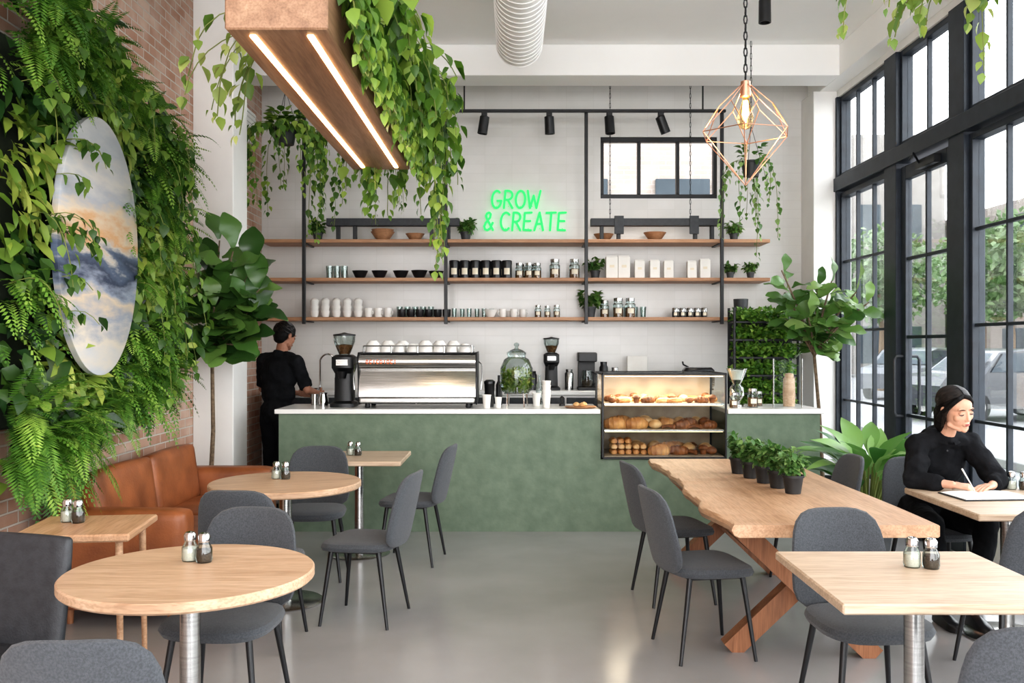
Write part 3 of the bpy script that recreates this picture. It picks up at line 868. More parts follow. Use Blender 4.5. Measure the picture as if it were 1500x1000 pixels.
def label_patch(t, r, z0, z1, mat):
    g = G(); vs = []
    for i in range(7):
        a = -pi / 2 - .6 + 1.2 * i / 6
        vs += [(r * cos(a), r * sin(a), z0), (r * cos(a), r * sin(a), z1)]
    g.add(vs, [[2 * i, 2 * i + 2, 2 * i + 3, 2 * i + 1] for i in range(6)]); g.obj('paper_label', mat, t, fix=False)
def tin(name, r, h, body, lid):
    t = T(name, '', '')
    g = G(); g.lathe([(.002, .002), (r, 0), (r, h), (.002, h)], seg=18); g.obj('tin_body', body, t)
    g = G(); g.lathe([(r * 1.04, h - .03), (r * 1.04, h + .006), (r * .9, h + .012), (.002, h + .012)], seg=18); g.obj('lid', lid, t)
    label_patch(t, r * 1.015, h * .22, h * .6, m_label)
    return t
tn = tag(tin('coffee_tin', .052, .18, m_darkcer, m_black), 'black coffee tin with a cream label on the middle shelf', 'tin')
put(tn, [(-.62 + i * .113, Y0 - .06, s2) for i in range(6)] + [(-.56 + i * .113, Y0 + .09, s2) for i in range(5)], 'black coffee tins')
dj = tag(tin('dark_jar', .032, .09, m_darkcer, m_steel), 'small dark jar with a steel lid on the shelf', 'jar')
put(dj, [(1.75 + i * .078, Y0 - .06, s1) for i in range(5)] + [(1.79 + i * .078, Y0 + .07, s1) for i in range(4)], 'small dark jars')
def jar(name, r, h, fill, mat):
    t = T(name, '', '')
    g = G(); g.lathe([(.002, .003), (r, 0), (r, h * .8), (r * .8, h * .88), (r * .8, h)], seg=18, caps=False); g.obj('jar_body', m_jarglass, t)
    g = G(); g.lathe([(.002, .006), (r * .92, .006), (r * .92, h * fill), (.002, h * fill + .004)], seg=16); g.obj('contents', mat, t)
    g = G(); g.lathe([(.002, h), (r * .86, h), (r * .86, h + .025), (.002, h + .03)], seg=16); g.obj('lid', m_steel, t)
    label_patch(t, r * 1.02, h * .25, h * .55, m_label)
    return t
j1 = tag(jar('storage_jar', .045, .14, .6, m_beans), 'glass storage jar of brown beans with a steel lid', 'jar')
put(j1, [(.08, Y0 - .05, s2), (.18, Y0 - .05, s2), (.27, Y0 - .05, s2), (.46, Y0 - .05, s2, 0, 1.25), (.67, Y0 - .05, s2, 0, 1.25), (.14, Y0 + .1, s2), (.25, Y0 + .1, s2),
        (1.14, Y0 - .05, s1, 0, 1.25), (1.27, Y0 - .05, s1, 0, 1.25), (.28, Y0 - .02, s1, 0, .8), (.38, Y0 - .05, s1, 0, .75), (.48, Y0 - .05, s1, 0, .8), (1.0, Y0, s1, 0, 1.1)], 'glass storage jars')
bb = G(); bb.bx(-.055, .055, -.04, .04, 0, .2, .003); bb.bx(-.05, .05, -.006, .006, .2, .215, .002)
bb.mi = 1; bb.bx(-.022, .022, -.0415, -.04, .1, .125, 0)
bb = tag(bb.obj('paper_bag', [m_paper, m_label], smooth=False), 'plain white paper coffee bag on the middle shelf', 'bag')
put(bb, [(1.07, Y0 - .04, s2, 0, 1.15), (1.2, Y0 - .04, s2, 0, 1.15), (1.37, Y0 - .03, s2, 0, .95), (1.53, Y0 - .04, s2, .05, .95), (1.68, Y0 - .04, s2, 0, .92), (1.93, Y0 - .04, s2, 0, .9), (2.07, Y0 - .04, s2, 0, 1)], 'white paper coffee bags')

def pot(r, h, mat, parent):
    g = G(); g.lathe([(.002, .002), (r * .72, 0), (r * .95, h * .86), (r * 1.05, h * .87), (r * 1.05, h), (r * .95, h), (r * .92, h * .9), (.002, h * .9)], seg=20)
    g.obj('pot', mat, parent)
def herb(name, label, r, h, mat, potmat, nleaf=110, sz=.045, spread=1.6, height=2., cat='potted plant', loc=(0, 0, 0), shape=1, wd_=.6):
    t = T(name, label, cat, loc)
    pot(r, h, potmat, t)
    g = G(); g.lathe([(.002, 0), (r * .93, 0), (.002, .004)], c=(0, 0, h * .9), seg=14); g.obj('soil', m_soil, t)
    gl = G(); gs = G()
    for i in range(14):
        a = R.uniform(0, 2 * pi); q = R.uniform(0, 1) ** .6 * r * spread
        top = V((cos(a) * q, sin(a) * q, h + R.uniform(.5, 1) * r * height * 1.0))
        base = V((cos(a) * q * .25, sin(a) * q * .25, h * .9))
        mid = (top + base) / 2 + V((0, 0, r * .3))
        gs.tube([base, mid, top], .002, 4, False)
        for k in range(nleaf // 14):
            u = R.uniform(.25, 1.05)
            c = base.lerp(top, u) + rv(r * .18)
            d = V((cos(a), sin(a), .3)) * .6 + rv(.8)
            leaf(gl, c, d, V((0, 0, 1)) + rv(.4), sz * R.uniform(.7, 1.2), sz * wd_, shape, .3, .2, 3)
    gs.obj('stem', m_stem, t, fix=False)
    gl.obj('foliage', mat, t, fix=False, rnd=True)
    return t
for lab, x, sh, mt, k_ in (('leafy green plant in a small pot between jars', .84, s1, m_fiddle2, 1.3), ('small green plant in a dark pot by paper bags', .9, s2, m_herb, 1),
                 ('small potted plant at the shelf end', 2.36, s2, m_herb, .8), ('tiny green plant near the shelf edge', 2.58, s2, m_fiddle2, .8), ('small potted plant on the top shelf', -2.1, s3, m_herb, 1),
                 ('trailing green plant in a dark pot on the top shelf', -.5, s3, m_fiddle2, 1.1), ('small green plant beside wooden bowls', 2.4, s3, m_fiddle2, .9)):
    herb('potted_plant', lab, .055 * k_, .09 * k_, mt, m_graypot, 150, .07 * k_, 1.7, 2.2, loc=(x, Y0 + .02, sh))
g = G(); g.lathe([(.002, 0), (.06, 0), (.075, .12), (.08, .2), (.072, .2), (.06, .1), (.002, .02)], seg=18)
tag(g.obj('ceramic_jug', m_graypot, loc=(2.47, Y0, s1)), 'dark gray ceramic jug on the lowest shelf', 'jug')

# ------------------------------------------------------------------ espresso machine etc
CT = 1.051
em = T('espresso_machine', 'large polished steel espresso machine on the white countertop', 'coffee machine', (-.82, 8.22, CT))
for s_ in (-1, 1):
    g = G()
    g.extrude([(-.2, .03), (.22, .03), (.26, .12), (.2, .2), (.26, .46), (.22, .49), (-.23, .485), (-.278, .44), (-.24, .27), (-.23, .1)], 0, s_ * .505, s_ * .517)
    g.obj('side_panel', m_black, em, smooth=False)
g = G(); g.extrude([(-.2, .335), (-.235, .345), (-.262, .37), (-.272, .4), (-.264, .435), (-.24, .46), (-.2, .472), (.2, .472), (.22, .45), (.22, .335)], 0, -.504, .504); g.obj('upper_body', m_satin, em, ang=60)
g = G(); g.bx(-.5, .5, -.22, .22, .474, .484, .004); g.obj('top_deck', m_black, em, smooth=False)
g = G(); g.extrude([(-.262, .1), (-.255, .16), (-.24, .22), (-.22, .28), (-.2, .335), (.1, .335), (.15, .1)], 0, -.504, .504); g.obj('front_panel', m_satin, em, ang=60)
g = G(); g.bx(-.5, .5, -.27, .23, .045, .098, .012); g.obj('drip_tray', m_satin, em)
m_amber = PM('amber_badge', (190, 84, 36), (214, 110, 54), .4, emit=.15)
for i in range(9):
    g = G(); x = -.43 + i * .03
    if i % 3 == 2: g.tube([(x, -.276, .385), (x, -.276, .42)], .0035, 6)
    else: g.tube([(x + .009 * cos(a), -.276, .4025 + .017 * sin(a)) for a in mpts(.5, 5.8 if i % 2 else 6.8, 10)], .0035, 6)
    g.obj('raised_lettering', m_amber, em)
for x in (-.44, .44):
    for y in (-.18, .17):
        g = G(); g.lathe([(.02, 0), (.025, .01), (.02, .046)], c=(x, y, 0), seg=12); g.obj('foot', m_black, em)
g = G()
for y in (-.22, .2):
    g.tube([(-.47, y, .54), (.47, y, .54)], .006, 6)
for x in (-.47, -.23, 0, .23, .47):
    g.tube([(x, -.22, .48), (x, -.22, .54)], .005, 6); g.tube([(x, .2, .48), (x, .2, .54)], .005, 6)
for x in (-.47, .47): g.tube([(x, -.22, .54), (x, .2, .54)], .006, 6)
g.obj('cup_rail', m_chrome, em)
for x in (-.28, 0, .28):
    g = G(); g.lathe([(.035, 0), (.035, .05), (.03, .06)], c=(x, .25, .2), seg=14); g.tube([(x, .27, .23), (x, .4, .21)], [.01, .014], 8); g.obj('portafilter', m_black, em)
for s_ in (-1, 1):
    g = G(); g.tube([(s_ * .53, -.1, .4), (s_ * .555, -.16, .38), (s_ * .56, -.2, .25), (s_ * .55, -.21, .16)], .006, 8); g.obj('steam_wand', m_chrome, em)
g = G(); g.lathe([(.002, .055), (.018, .055), (.032, .04), (.038, 0), (.034, 0), (.028, .036), (.002, .05)], seg=16, caps=False)
ec = tag(g.obj('espresso_cup', m_ceramic), 'white espresso cup upside down on the coffee machine', 'cup')
put(ec, [(-1.22 + i * .115, 8.22 + (-.12 + .13 * (j)), CT + .485, 0, 1.35 + (.5 if (i * 3 + j) % 4 == 0 else 0)) for j in range(3) for i in range(8)], 'cups on top of the espresso machine')

def grinder(loc, label, s=1.):
    t = T('coffee_grinder', label, 'coffee grinder', loc)
    g = G(); g.loft([[(x * w, y * d + oy, z) for (x, y) in ((-1, -1), (-.7, -1.15), (.7, -1.15), (1, -1), (1, 1), (-1, 1))] for (w, d, z, oy) in
        [(.1 * s, .12 * s, 0, 0), (.1 * s, .12 * s, .03 * s, 0), (.075 * s, .08 * s, .05 * s, .02), (.07 * s, .075 * s, .28 * s, .02), (.09 * s, .1 * s, .33 * s, 0), (.09 * s, .1 * s, .42 * s, 0), (.06 * s, .07 * s, .44 * s, 0)]])
    g.obj('grinder_body', m_black, t)
    g = G(); g.lathe([(.045 * s, .44 * s), (.055 * s, .46 * s), (.09 * s, .55 * s), (.092 * s, .6 * s)], seg=20, caps=False); g.obj('hopper', m_jarglass, t)
    g = G(); g.lathe([(.002, .445 * s), (.042 * s, .445 * s), (.072 * s, .52 * s), (.002, .53 * s)], seg=18); g.obj('coffee_beans', m_beans, t)
    g = G(); g.lathe([(.002, .6 * s), (.096 * s, .6 * s), (.096 * s, .612 * s), (.03 * s, .622 * s), (.002, .63 * s)], seg=20); g.obj('lid', m_black, t)
    g = G(); g.lathe([(.03 * s, .24 * s), (.045 * s, .3 * s)], c=(0, -.11 * s, 0), seg=12); g.obj('spout', m_black, t)
    g = G(); g.bx(-.05 * s, .05 * s, -.122 * s, -.116 * s, .35 * s, .4 * s, .001); g.obj('control_panel', m_steel, t, smooth=False)
grinder((-1.5, 8.25, CT), 'tall black coffee grinder with clear hopper on the countertop', 1.05)
grinder((.42, 9.85, ZB), 'black coffee grinder on the back counter', .9)

g = G(); g.lathe([(.025, 0), (.025, .02), (.012, .03)], seg=12)
g.tube([(0, 0, .02), (0, 0, .3)] + [(.08 - .08 * cos(a), 0, .3 + .08 * sin(a)) for a in mpts(0.2, pi, 9)] + [(.16, 0, .24)], .01, 8)
tag(g.obj('faucet', m_chrome, loc=(-2.05, 9.85, ZB)), 'curved chrome faucet on the back counter', 'faucet')
bd = T('drink_dispenser', 'glass drink dispenser full of green herbs on a stand', 'drink dispenser', (.04, 8.2, CT))
g = G(); g.lathe([(.002, .13), (.12, .13), (.14, .16), (.145, .34), (.11, .42), (.08, .44), (.08, .46)], seg=24, caps=False); g.obj('glass_jar', m_jarglass, bd)
g = G(); g.lathe([(.085, .46), (.088, .48), (.06, .5), (.02, .515), (.014, .53), (.025, .55), (.018, .565), (.002, .57)], seg=20); g.obj('lid', m_jarglass, bd)
gl = G()
for i in range(650):
    a = R.uniform(0, 2 * pi); q = sqrt(R.random()) * .125
    leaf(gl, V((cos(a) * q, sin(a) * q, R.uniform(.15, .33))), rv(1), rv(1), .05, .022, 1, .3, .2, 2)
gl.obj('herb_filling', m_limeleaf, bd, fix=False, rnd=True)
g = G(); g.tube([(.11 * cos(a), .11 * sin(a), .12) for a in mpts(0, 2 * pi, 25)], .006, 6)
for a in (.6, 2.2, 3.9, 5.3): g.tube([(.11 * cos(a), .11 * sin(a), .12), (.12 * cos(a), .12 * sin(a), 0)], .006, 6)
g.obj('wire_stand', m_chrome, bd)
g = G(); g.tube([(0, -.12, .17), (0, -.18, .17)], .01, 8); g.lathe([(.012, .13), (.012, .18)], c=(0, -.175, 0), seg=8); g.obj('tap', m_chrome, bd)

def simple(name, label, cat, prof, mat, loc, seg=18, caps=True):
    g = G(); g.lathe(prof, seg=seg, caps=caps); return tag(g.obj(name, mat, loc=loc), label, cat)
cupp = [(.002, .002), (.028, 0), (.038, .11), (.041, .11), (.041, .117), (.036, .117), (.034, .1), (.002, .01)]
o = simple('paper_cup', 'white paper cup on the countertop', 'cup', cupp, m_paper, (-.18, 8.0, CT))
put(o, [(-.22, 8.0, CT), (.3, 8.05, CT), (.3, 8.05, CT + .04), (.3, 8.05, CT + .08), (.3, 8.05, CT + .12), (.22, 8.3, CT), (-.12, 8.05, CT, 0, .8)], 'white paper cups')
simple('tumbler', 'black lidded tumbler on the countertop', 'cup', [(.002, 0), (.038, 0), (.046, .2), (.05, .205), (.05, .225), (.03, .24), (.002, .24)], m_darkcer, (-.2, 8.2, CT))
simple('milk_jug', 'steel milk jug beside the espresso machine', 'jug', [(.002, 0), (.04, 0), (.042, .05), (.03, .09), (.034, .11), (.03, .11), (.002, .02)], m_chrome, (-.22, 8.4, CT))
simple('milk_jug', 'steel milk jug near the coffee grinder', 'jug', [(.002, 0), (.045, 0), (.048, .06), (.034, .1), (.038, .12), (.034, .12), (.002, .02)], m_chrome, (-1.7, 8.3, CT))
simple('canister', 'small steel canister near the coffee grinder', 'canister', [(.002, 0), (.035, 0), (.035, .1), (.002, .1)], m_steel, (-1.8, 8.42, CT))
g = G(); g.lathe([(.002, 0), (.12, 0), (.14, .012), (.135, .015), (.002, .008)], seg=24); tag(g.obj('plate', m_shelf, loc=(.6, 8.05, CT)), 'round wooden plate on the countertop', 'plate')
for i, (x, y) in enumerate(((.56, 8.02), (.63, 8.07), (.61, 8.0))):
    c = clone(kinds[1], (x, y, CT + .013), i, label='small baked roll on the wooden plate', scale=.6); c['group'] = 'rolls on the wooden plate'
simple('coffee_tamper', 'dark coffee tamper on the countertop', 'tool', [(.002, 0), (.028, 0), (.028, .02), (.01, .03), (.014, .05), (.018, .08), (.002, .09)], m_darkcer, (.45, 8.3, CT))
for i in range(2):
    simple('syrup_bottle', 'dark syrup bottle beside the espresso machine' if i == 0 else 'clear glass bottle beside the drink dispenser', 'bottle', [(.002, 0), (.03, 0), (.03, .18), (.012, .22), (.012, .27), (.002, .27)], m_jarglass if i else m_darkcer, (-.12 if i == 0 else .25, 8.48, CT))
def coffeemaker(loc, label, mt):
    t = T('coffee_maker', label, 'coffee maker', loc)
    g = G(); g.bx(-.1, .1, -.12, .12, 0, .03); g.bx(-.09, .09, .04, .12, .03, .3); g.bx(-.1, .1, -.12, .12, .3, .4, .01); g.obj('machine_body', mt, t, smooth=False)
    g = G(); g.lathe([(.002, .032), (.055, .032), (.068, .1), (.05, .19), (.05, .21)], c=(0, -.04, 0), seg=18, caps=False); g.obj('carafe', m_jarglass, t)
    g = G(); g.lathe([(.002, .034), (.053, .034), (.062, .1), (.002, .12)], c=(0, -.04, 0), seg=18); g.obj('coffee', m_pepper, t)
    g = G(); g.tube([(.05, -.04, .19), (.1, -.06, .17), (.1, -.06, .08), (.065, -.05, .06)], .008, 6); g.obj('handle', m_black, t)
coffeemaker((.8, 9.85, ZB), 'black filter coffee maker with a glass carafe', m_black)
for i, (x, h, mt, nm, lb) in enumerate(((.61, .22, m_steel, 'canister', 'steel canister on the back counter'), (.98, .3, m_darkcer, 'thermos', 'black thermos flask on the back counter'),
        (1.1, .24, m_chrome, 'thermos', 'steel thermos flask on the back counter'), (.22, .2, m_darkcer, 'canister', 'dark canister on the back counter'), (-1.85, .16, m_darkcer, 'canister', 'dark canister by the faucet'))):
    simple(nm, lb, nm, [(.002, 0), (.045, 0), (.047, h * .8), (.035, h * .88), (.037, h), (.002, h)], mt, (x, 9.85, ZB))
g = G(); g.bx(-.11, .11, 0, .03, 0, .36); tag(g.obj('cutting_board', m_paper, loc=(1.36, 10.0, ZB), smooth=False), 'pale board leaning upright on the back counter', 'board')
g = G(); g.bx(-.15, .15, -.1, .1, 0, .02); g.bx(-.15, .15, -.1, -.09, .02, .09); g.bx(-.15, .15, -.1, -.09, .12, .2); g.bx(-.15, -.14, -.09, .1, .02, .2); g.bx(.14, .15, -.09, .1, .02, .2); g.bx(-.14, .14, .09, .1, .02, .2)
tag(g.obj('crate', m_dleather, loc=(1.64, 9.85, ZB), smooth=False), 'small dark wooden crate on the back counter', 'crate')
t = T('toaster', 'black and steel toaster with side handle', 'toaster', (1.99, 9.85, ZB))
g = G(); g.bx(-.16, .16, -.1, .1, .02, .24, .03); g.obj('toaster_body', m_darkcer, t)
g = G(); g.bx(-.13, .13, -.04, -.015, .236, .243, .001); g.bx(-.13, .13, .015, .04, .236, .243, .001); g.obj('slot', m_steel, t, smooth=False)
g = G(); g.tube([(-.1, 0, .24), (-.16, 0, .27), (-.17, -.02, .3)], .009, 6); g.obj('handle', m_black, t)
for q in ((-.15, -.11), (.11, .15)):
    g = G(); g.bx(q[0], q[1], -.08, .08, 0, .02); g.obj('foot', m_black, t, smooth=False)
# seedling rack
rk = T('plant_rack', 'black rack of dense green seedling trays beside the wall', 'plant rack', (2.56, 9.4, 0))
g = G()
for x in (-.32, .32):
    for y in (-.12, .12): g.bx(x - .012, x + .012, y - .012, y + .012, 0, 1.98)
for z in (.6, 1.1, 1.28, 1.46, 1.64, 1.82): g.bx(-.32, .32, -.12, .12, z, z + .02, .002)
g.bx(-.31, .31, .105, .12, .6, 1.9, .001)
g.obj('rack_frame', m_black, rk, smooth=False)
gl = G()
for z in (.62, .8, .95, 1.12, 1.30, 1.48, 1.66, 1.84):
    for i in range(620):
        p = V((R.uniform(-.3, .3), R.uniform(-.13, .1), z + R.uniform(0, .12)))
        leaf(gl, p, V((R.uniform(-.8, .8), -.8 + R.uniform(-.3, .8), R.uniform(-.4, .9))), V((0, -.6, 1)) + rv(.4), .065, .042, 1, .3, .2, 2)
gl.obj('seedlings', m_fern, rk, fix=False, rnd=True)
t = T('glass_dripper', 'glass coffee dripper with white filter on the short countertop', 'coffee dripper', (2.0, 8.2, CT))
g = G(); g.lathe([(.002, 0), (.07, 0), (.07, .02), (.03, .03), (.03, .05)], seg=20); g.obj('base', m_steel, t)
g = G(); g.lathe([(.03, .05), (.065, .1), (.06, .17), (.035, .2), (.05, .23), (.09, .33), (.095, .34)], seg=20, caps=False); g.obj('glass_body', m_jarglass, t)
g = G(); g.lathe([(.002, .24), (.045, .24), (.085, .32), (.002, .33)], seg=16); g.obj('coffee_filter', m_paper, t)
for x, y, s_ in ((2.12, 8.12, 1), (1.93, 8.03, .8), (2.22, 8.3, .8)):
    c = clone(j1, (x, y, CT), 0, 'small glass jar on the short countertop', s_); c['group'] = 'jars on the countertop'
simple('canister', 'pale wooden canister with lid on the countertop', 'canister', [(.002, 0), (.05, 0), (.055, .1), (.05, .25), (.04, .26), (.04, .29), (.002, .3)], m_oak, (2.48, 8.25, CT))
g = G(); g.bx(-.12, .12, -.004, .004, .0, .42, .001); g.mi = 1
g.bx(-.13, -.12, -.01, .01, 0, .43); g.bx(.12, .13, -.01, .01, 0, .43)
tag(g.obj('glass_screen', [m_wglass, m_steel], loc=(2.4, 8.02, CT), smooth=False), 'small framed glass screen standing on the countertop', 'glass screen')

# ------------------------------------------------------------------ ceiling duct
g = G()
prof = []
g.M = Matrix.Translation((.065, -1.5, 4.24)) @ Matrix.Rotation(-pi / 2, 4, 'X')
for i in range(98):
    z = i * .1
    prof += [(.2, z), (.2, z + .085), (.206, z + .09), (.206, z + .096)]
prof = [p for p in prof if p[1] < 9.66]
g.lathe(prof, seg=32)
dt = T('ceiling_duct', 'white spiral ventilation duct running under the ceiling', 'duct')
g.obj('duct_pipe', m_ceil, dt)
for y in (1, 4, 7):
    for s_ in (-1, 1):
        g = G(); g.tube([(.065 + s_ * .2, y, 4.24), (.065 + s_ * .2, y, 4.6)], .005, 6)
        g.obj('hanger_rod', m_steel, dt)

# ------------------------------------------------------------------ hanging beam light
bl = T('hanging_beam_light', 'long wooden beam light with two warm strips and trailing pothos', 'lamp', (0, 0, 0))
bx0, bx1, by0, by1, bz0, bz1 = -1.03, -.66, 3.3, 5.95, 2.73, 2.95
g = G(); g.bx(bx0, bx1, by0, by1, bz0, bz1, .006); g.obj('wooden_beam', m_walnut, bl, smooth=False)
for x in (-.945, -.735):
    g = G(); g.bx(x - .012, x + .012, by0 + .06, by1 - .1, bz0 - .008, bz0 + .002, .002); g.obj('light_strip', m_led, bl, smooth=False)
for y in (3.8, 5.5):
    for x in (bx0 + .02, bx1 - .02):
        g = G(); chain(g, (x, y, bz1), (x, y, 4.6), .05, .004, .018)
        g.obj('chain', m_black, bl)
g = G(); g.bx(bx0 + .03, bx1 - .03, by0 + .1, by1 - .05, bz1 + .001, bz1 + .12); g.obj('planter_trough', m_black, bl, smooth=False)
gl = G(); gs = G()
for i in range(190):
    y = 3.46 + 2.46 * ((i + R.random()) / 190)
    z0 = bz1 + R.uniform(.0, .1)
    vine(gl, gs, (bx1 + .006, y, z0), (.25, R.uniform(-.25, .25), -.3), R.uniform(.2, .32), .075, .04, .04, .02)
for i in range(44):
    y = R.uniform(3.85, 5.95); x = bx1 - .03
    f_ = (y - 3.7) / 2.2
    vine(gl, gs, (x - R.uniform(0, .1), y, bz1 + .12), (R.uniform(.4, .9), R.uniform(-.4, .4), .1), R.uniform(.1, .3 + .35 * f_), .105, .07, .05, R.uniform(.08, .24))
for i in range(16):
    y = R.uniform(5.5, 6.0); x = R.uniform(bx0, bx1 + .05)
    vine(gl, gs, (x, y, bz1 + .1), (R.uniform(-.3, .4), R.uniform(.5, 1.), .1), R.uniform(.25, .7), .1, .07, .05, R.uniform(.1, .35))
for i in range(5):
    vine(gl, gs, (-.62 + R.uniform(-.06, .06), R.uniform(5.6, 6.1), bz1), (.3, .5, .1), R.uniform(.75, 1.0), .095, .07, .05, .12)
for i in range(170):
    y = R.uniform(3.6, 5.95); x = R.uniform(bx0 + .05, bx1 + .12)
    leaf(gl, V((x, y, bz1 + R.uniform(.08, .32))), V((R.uniform(-.3, 1), R.uniform(-1, .4), R.uniform(-.2, .8))), V((.2, -.4, 1)) + rv(.4), .13, .09, 0, .3, .2, 4)
gl.obj('pothos_foliage', m_beamleaf, bl, fix=False, rnd=True)
gs.obj('vine_stem', m_stem, bl, fix=False)
gl = G(); gs = G()
for i in range(7):
    y = R.uniform(4.0, 4.7)
    vine(gl, gs, (bx0 + .03, y, bz1 + .1), (-1, R.uniform(-.3, .6), .1), R.uniform(.35, .6), .09, .09, .08, R.uniform(.1, .26))
gl.obj('light_vine_foliage', m_vinelight, bl, fix=False, rnd=True)
gs.obj('vine_stem', m_stem, bl, fix=False)

def hanging_plant(loc, label, rpot, n, drop, size, ztop=4.6, mat=None, up=40, potm=None, spread=.35, bo=(.08, .25)):
    t = T('hanging_plant', label, 'hanging plant', loc)
    pot(rpot, rpot * 1.5, potm or m_blackpot, t)
    g = G(); g.lathe([(.002, 0), (rpot * .93, 0), (.002, .004)], c=(0, 0, rpot * 1.36), seg=14); g.obj('soil', m_soil, t)
    g = G(); h = rpot * 1.5; zt = ztop - loc[2]
    for a in (0, 2.1, 4.2):
        g.tube([(cos(a) * rpot, sin(a) * rpot, h), (0, 0, h + .35)], .003, 4)
    chain(g, (0, 0, h + .35), (0, 0, zt), .06, .003, .014)
    g.obj('chain', m_black, t)
    gl = G(); gs = G()
    for i in range(n):
        a = R.uniform(0, 2 * pi)
        o_ = V((cos(a), sin(a), 0))
        vine(gl, gs, o_ * rpot * .7 + V((0, 0, h)), o_ * spread * 2, R.uniform(.3, 1) * drop, size, .07, .05, R.uniform(*bo))
    for i in range(up):
        a = R.uniform(0, 2 * pi); o_ = V((cos(a), sin(a), R.uniform(.1, 1)))
        leaf(gl, V((cos(a) * rpot, sin(a) * rpot, h + R.uniform(0, .15))), o_, V((0, 0, 1)) + rv(.3), size * 1.3, size * .9, 0, .35, .2, 4)
    gl.obj('foliage', mat or m_pothos, t, fix=False, rnd=True); gs.obj('vine_stem', m_stem, t, fix=False)
hanging_plant((-2.15, 8.75, 3.5), 'trailing green plant in a hanging pot near the brick wall', .11, 22, 1.2, .085, bo=(.04, .16), up=60, mat=m_beamleaf)
hanging_plant((-1.45, 9.3, 3.4), 'trailing pothos hanging beside the wooden shelves', .1, 12, .95, .08, bo=(.04, .1), mat=m_beamleaf)
hanging_plant((2.36, 9.1, 3.26), 'small trailing plant in a black hanging pot by the shelf end', .1, 10, 1.0, .065, mat=m_fiddle2, bo=(.01, .04), up=26, spread=.2)
hanging_plant((2.05, 4.0, 3.14), 'pale green trailing plant hanging from the ceiling', .1, 26, .42, .085, mat=m_vinelight, up=25, spread=.9, bo=(.15, .4))

# ------------------------------------------------------------------ pendant
pd = T('pendant_lamp', 'geometric copper wire pendant lamp with a glowing bulb', 'lamp', (1.158, 4.57, 0))
g = G(); top = V((0, 0, 2.91)); bot = V((0, 0, 2.39)); N = 6
mid = [V((.23 * cos(2 * pi * i / N + .25), .23 * sin(2 * pi * i / N + .25), 2.645 )) for i in range(N)]
upp = [V((.13 * cos(2 * pi * i / N + .25 + pi / 6), .13 * sin(2 * pi * i / N + .25 + pi / 6), 2.79)) for i in range(N)]
for i in range(N):
    g.tube([top, upp[i]], .0026, 6); g.tube([upp[i], mid[i]], .0026, 6); g.tube([upp[i], mid[(i + 1) % N]], .0026, 6)
    g.tube([mid[i], bot], .0026, 6); g.tube([mid[i], mid[(i + 1) % N]], .0026, 6)
g.obj('wire_shade', m_brass, pd)
g = G(); g.lathe([(.012, .02), (.024, .015), (.028, -.06), (.02, -.065)], c=(0, 0, 2.89), seg=14); g.obj('lamp_holder', m_brass, pd)
g = G(); g.lathe([(.014, 2.825), (.02, 2.80), (.036, 2.755), (.042, 2.725), (.036, 2.69), (.02, 2.672), (.002, 2.668)], seg=18); g.obj('bulb', glassmat('bulb_glass', (255, 236, 200), .2, .03), pd)
g = G()
for a in (0, 1.57): g.tube([(.008 * cos(a), .008 * sin(a), 2.81), (.014 * cos(a), .014 * sin(a), 2.74), (0, 0, 2.705), (-.014 * cos(a), -.014 * sin(a), 2.74), (-.008 * cos(a), -.008 * sin(a), 2.81)], .004, 5)
g.obj('filament', PM('filament', (255, 200, 120), (255, 210, 130), emit=60, emc=(255, 180, 100)), pd)
g = G(); chain(g, (0, 0, 2.91), (0, 0, 4.6), .04, .0035, .016); g.obj('chain', m_black, pd)

# ------------------------------------------------------------------ living wall
lw = T('living_wall', 'lush vertical garden of ferns and vines covering the brick wall', 'plant wall', (0, 0, 0))
g = G(); g.bx(XL + .001, XL + .08, 4.7, 6.8, 1.15, 3.25, .01); g.obj('backing_panel', PM('dark_felt', (22, 30, 18), (34, 44, 26), .95), lw, smooth=False)
g = G(); g.bx(XL + .002, XL + .1, 4.62, 4.68, .5, 4.0); g.obj('edge_frame', m_black, lw, smooth=False)
AY, AZ, ARY, ARZ = 5.46, 2.18, .53, .76
AXX = XL + .32
def inart(y, z, k=1.0): return ((y - AY) / ARY) ** 2 + ((z - AZ) / ARZ) ** 2 < k
gp = G(); gd = G(); gli = G(); gf = G(); gs = G(); gb = G()
def edge(y):
    lo = .95 + .1 * sin(y * 5)
    if y > 5.3: lo = 1.15 + .06 * sin(y * 9)
    if y > 6.5: lo = 1.15 + (y - 6.5) * .5
    hi = 3.78 + .06 * sin(y * 7 + 1)
    if y > 5.4: hi = 3.66 - (y - 5.4) * .3 + .05 * sin(y * 7)
    return lo, hi
for i in range(3900):
    y = R.uniform(4.7, 6.98); lo, hi = edge(y); z = R.uniform(lo, hi)
    x = XL + .07 + R.random() ** .8 * .22
    if inart(y, z, .8): continue
    if inart(y, z, 1.15): x = min(x, AXX - .12)
    d = V((.5, R.uniform(-.8, .6), R.uniform(-1.2, .2))); nn = V((1, -.4, .5)) + rv(.5)
    s_ = R.uniform(.06, .15)
    q = math.sin(y * 4.1 + z * 2.9) + math.cos(z * 5.1 - y * 2.7) + R.uniform(-.6, .6)
    if q > .7: leaf(gli, V((x, y, z)), d, nn, s_ * 1.4, s_ * .42, 1, .35, .2, 3)
    elif q > -.1: leaf(gp, V((x, y, z)), d, nn, s_, s_ * .7, 0, .3, .2, 3)
    elif q > -.9: leaf(gd, V((x, y, z)), d, nn, s_ * 1.2, s_ * .65, 0, .3, .2, 3)
    else: frond(gf, (x, y, z), V((.6, R.uniform(-.8, .8), R.uniform(-.3, .5))), s_ * 2.6, 1.2, .09, 12)
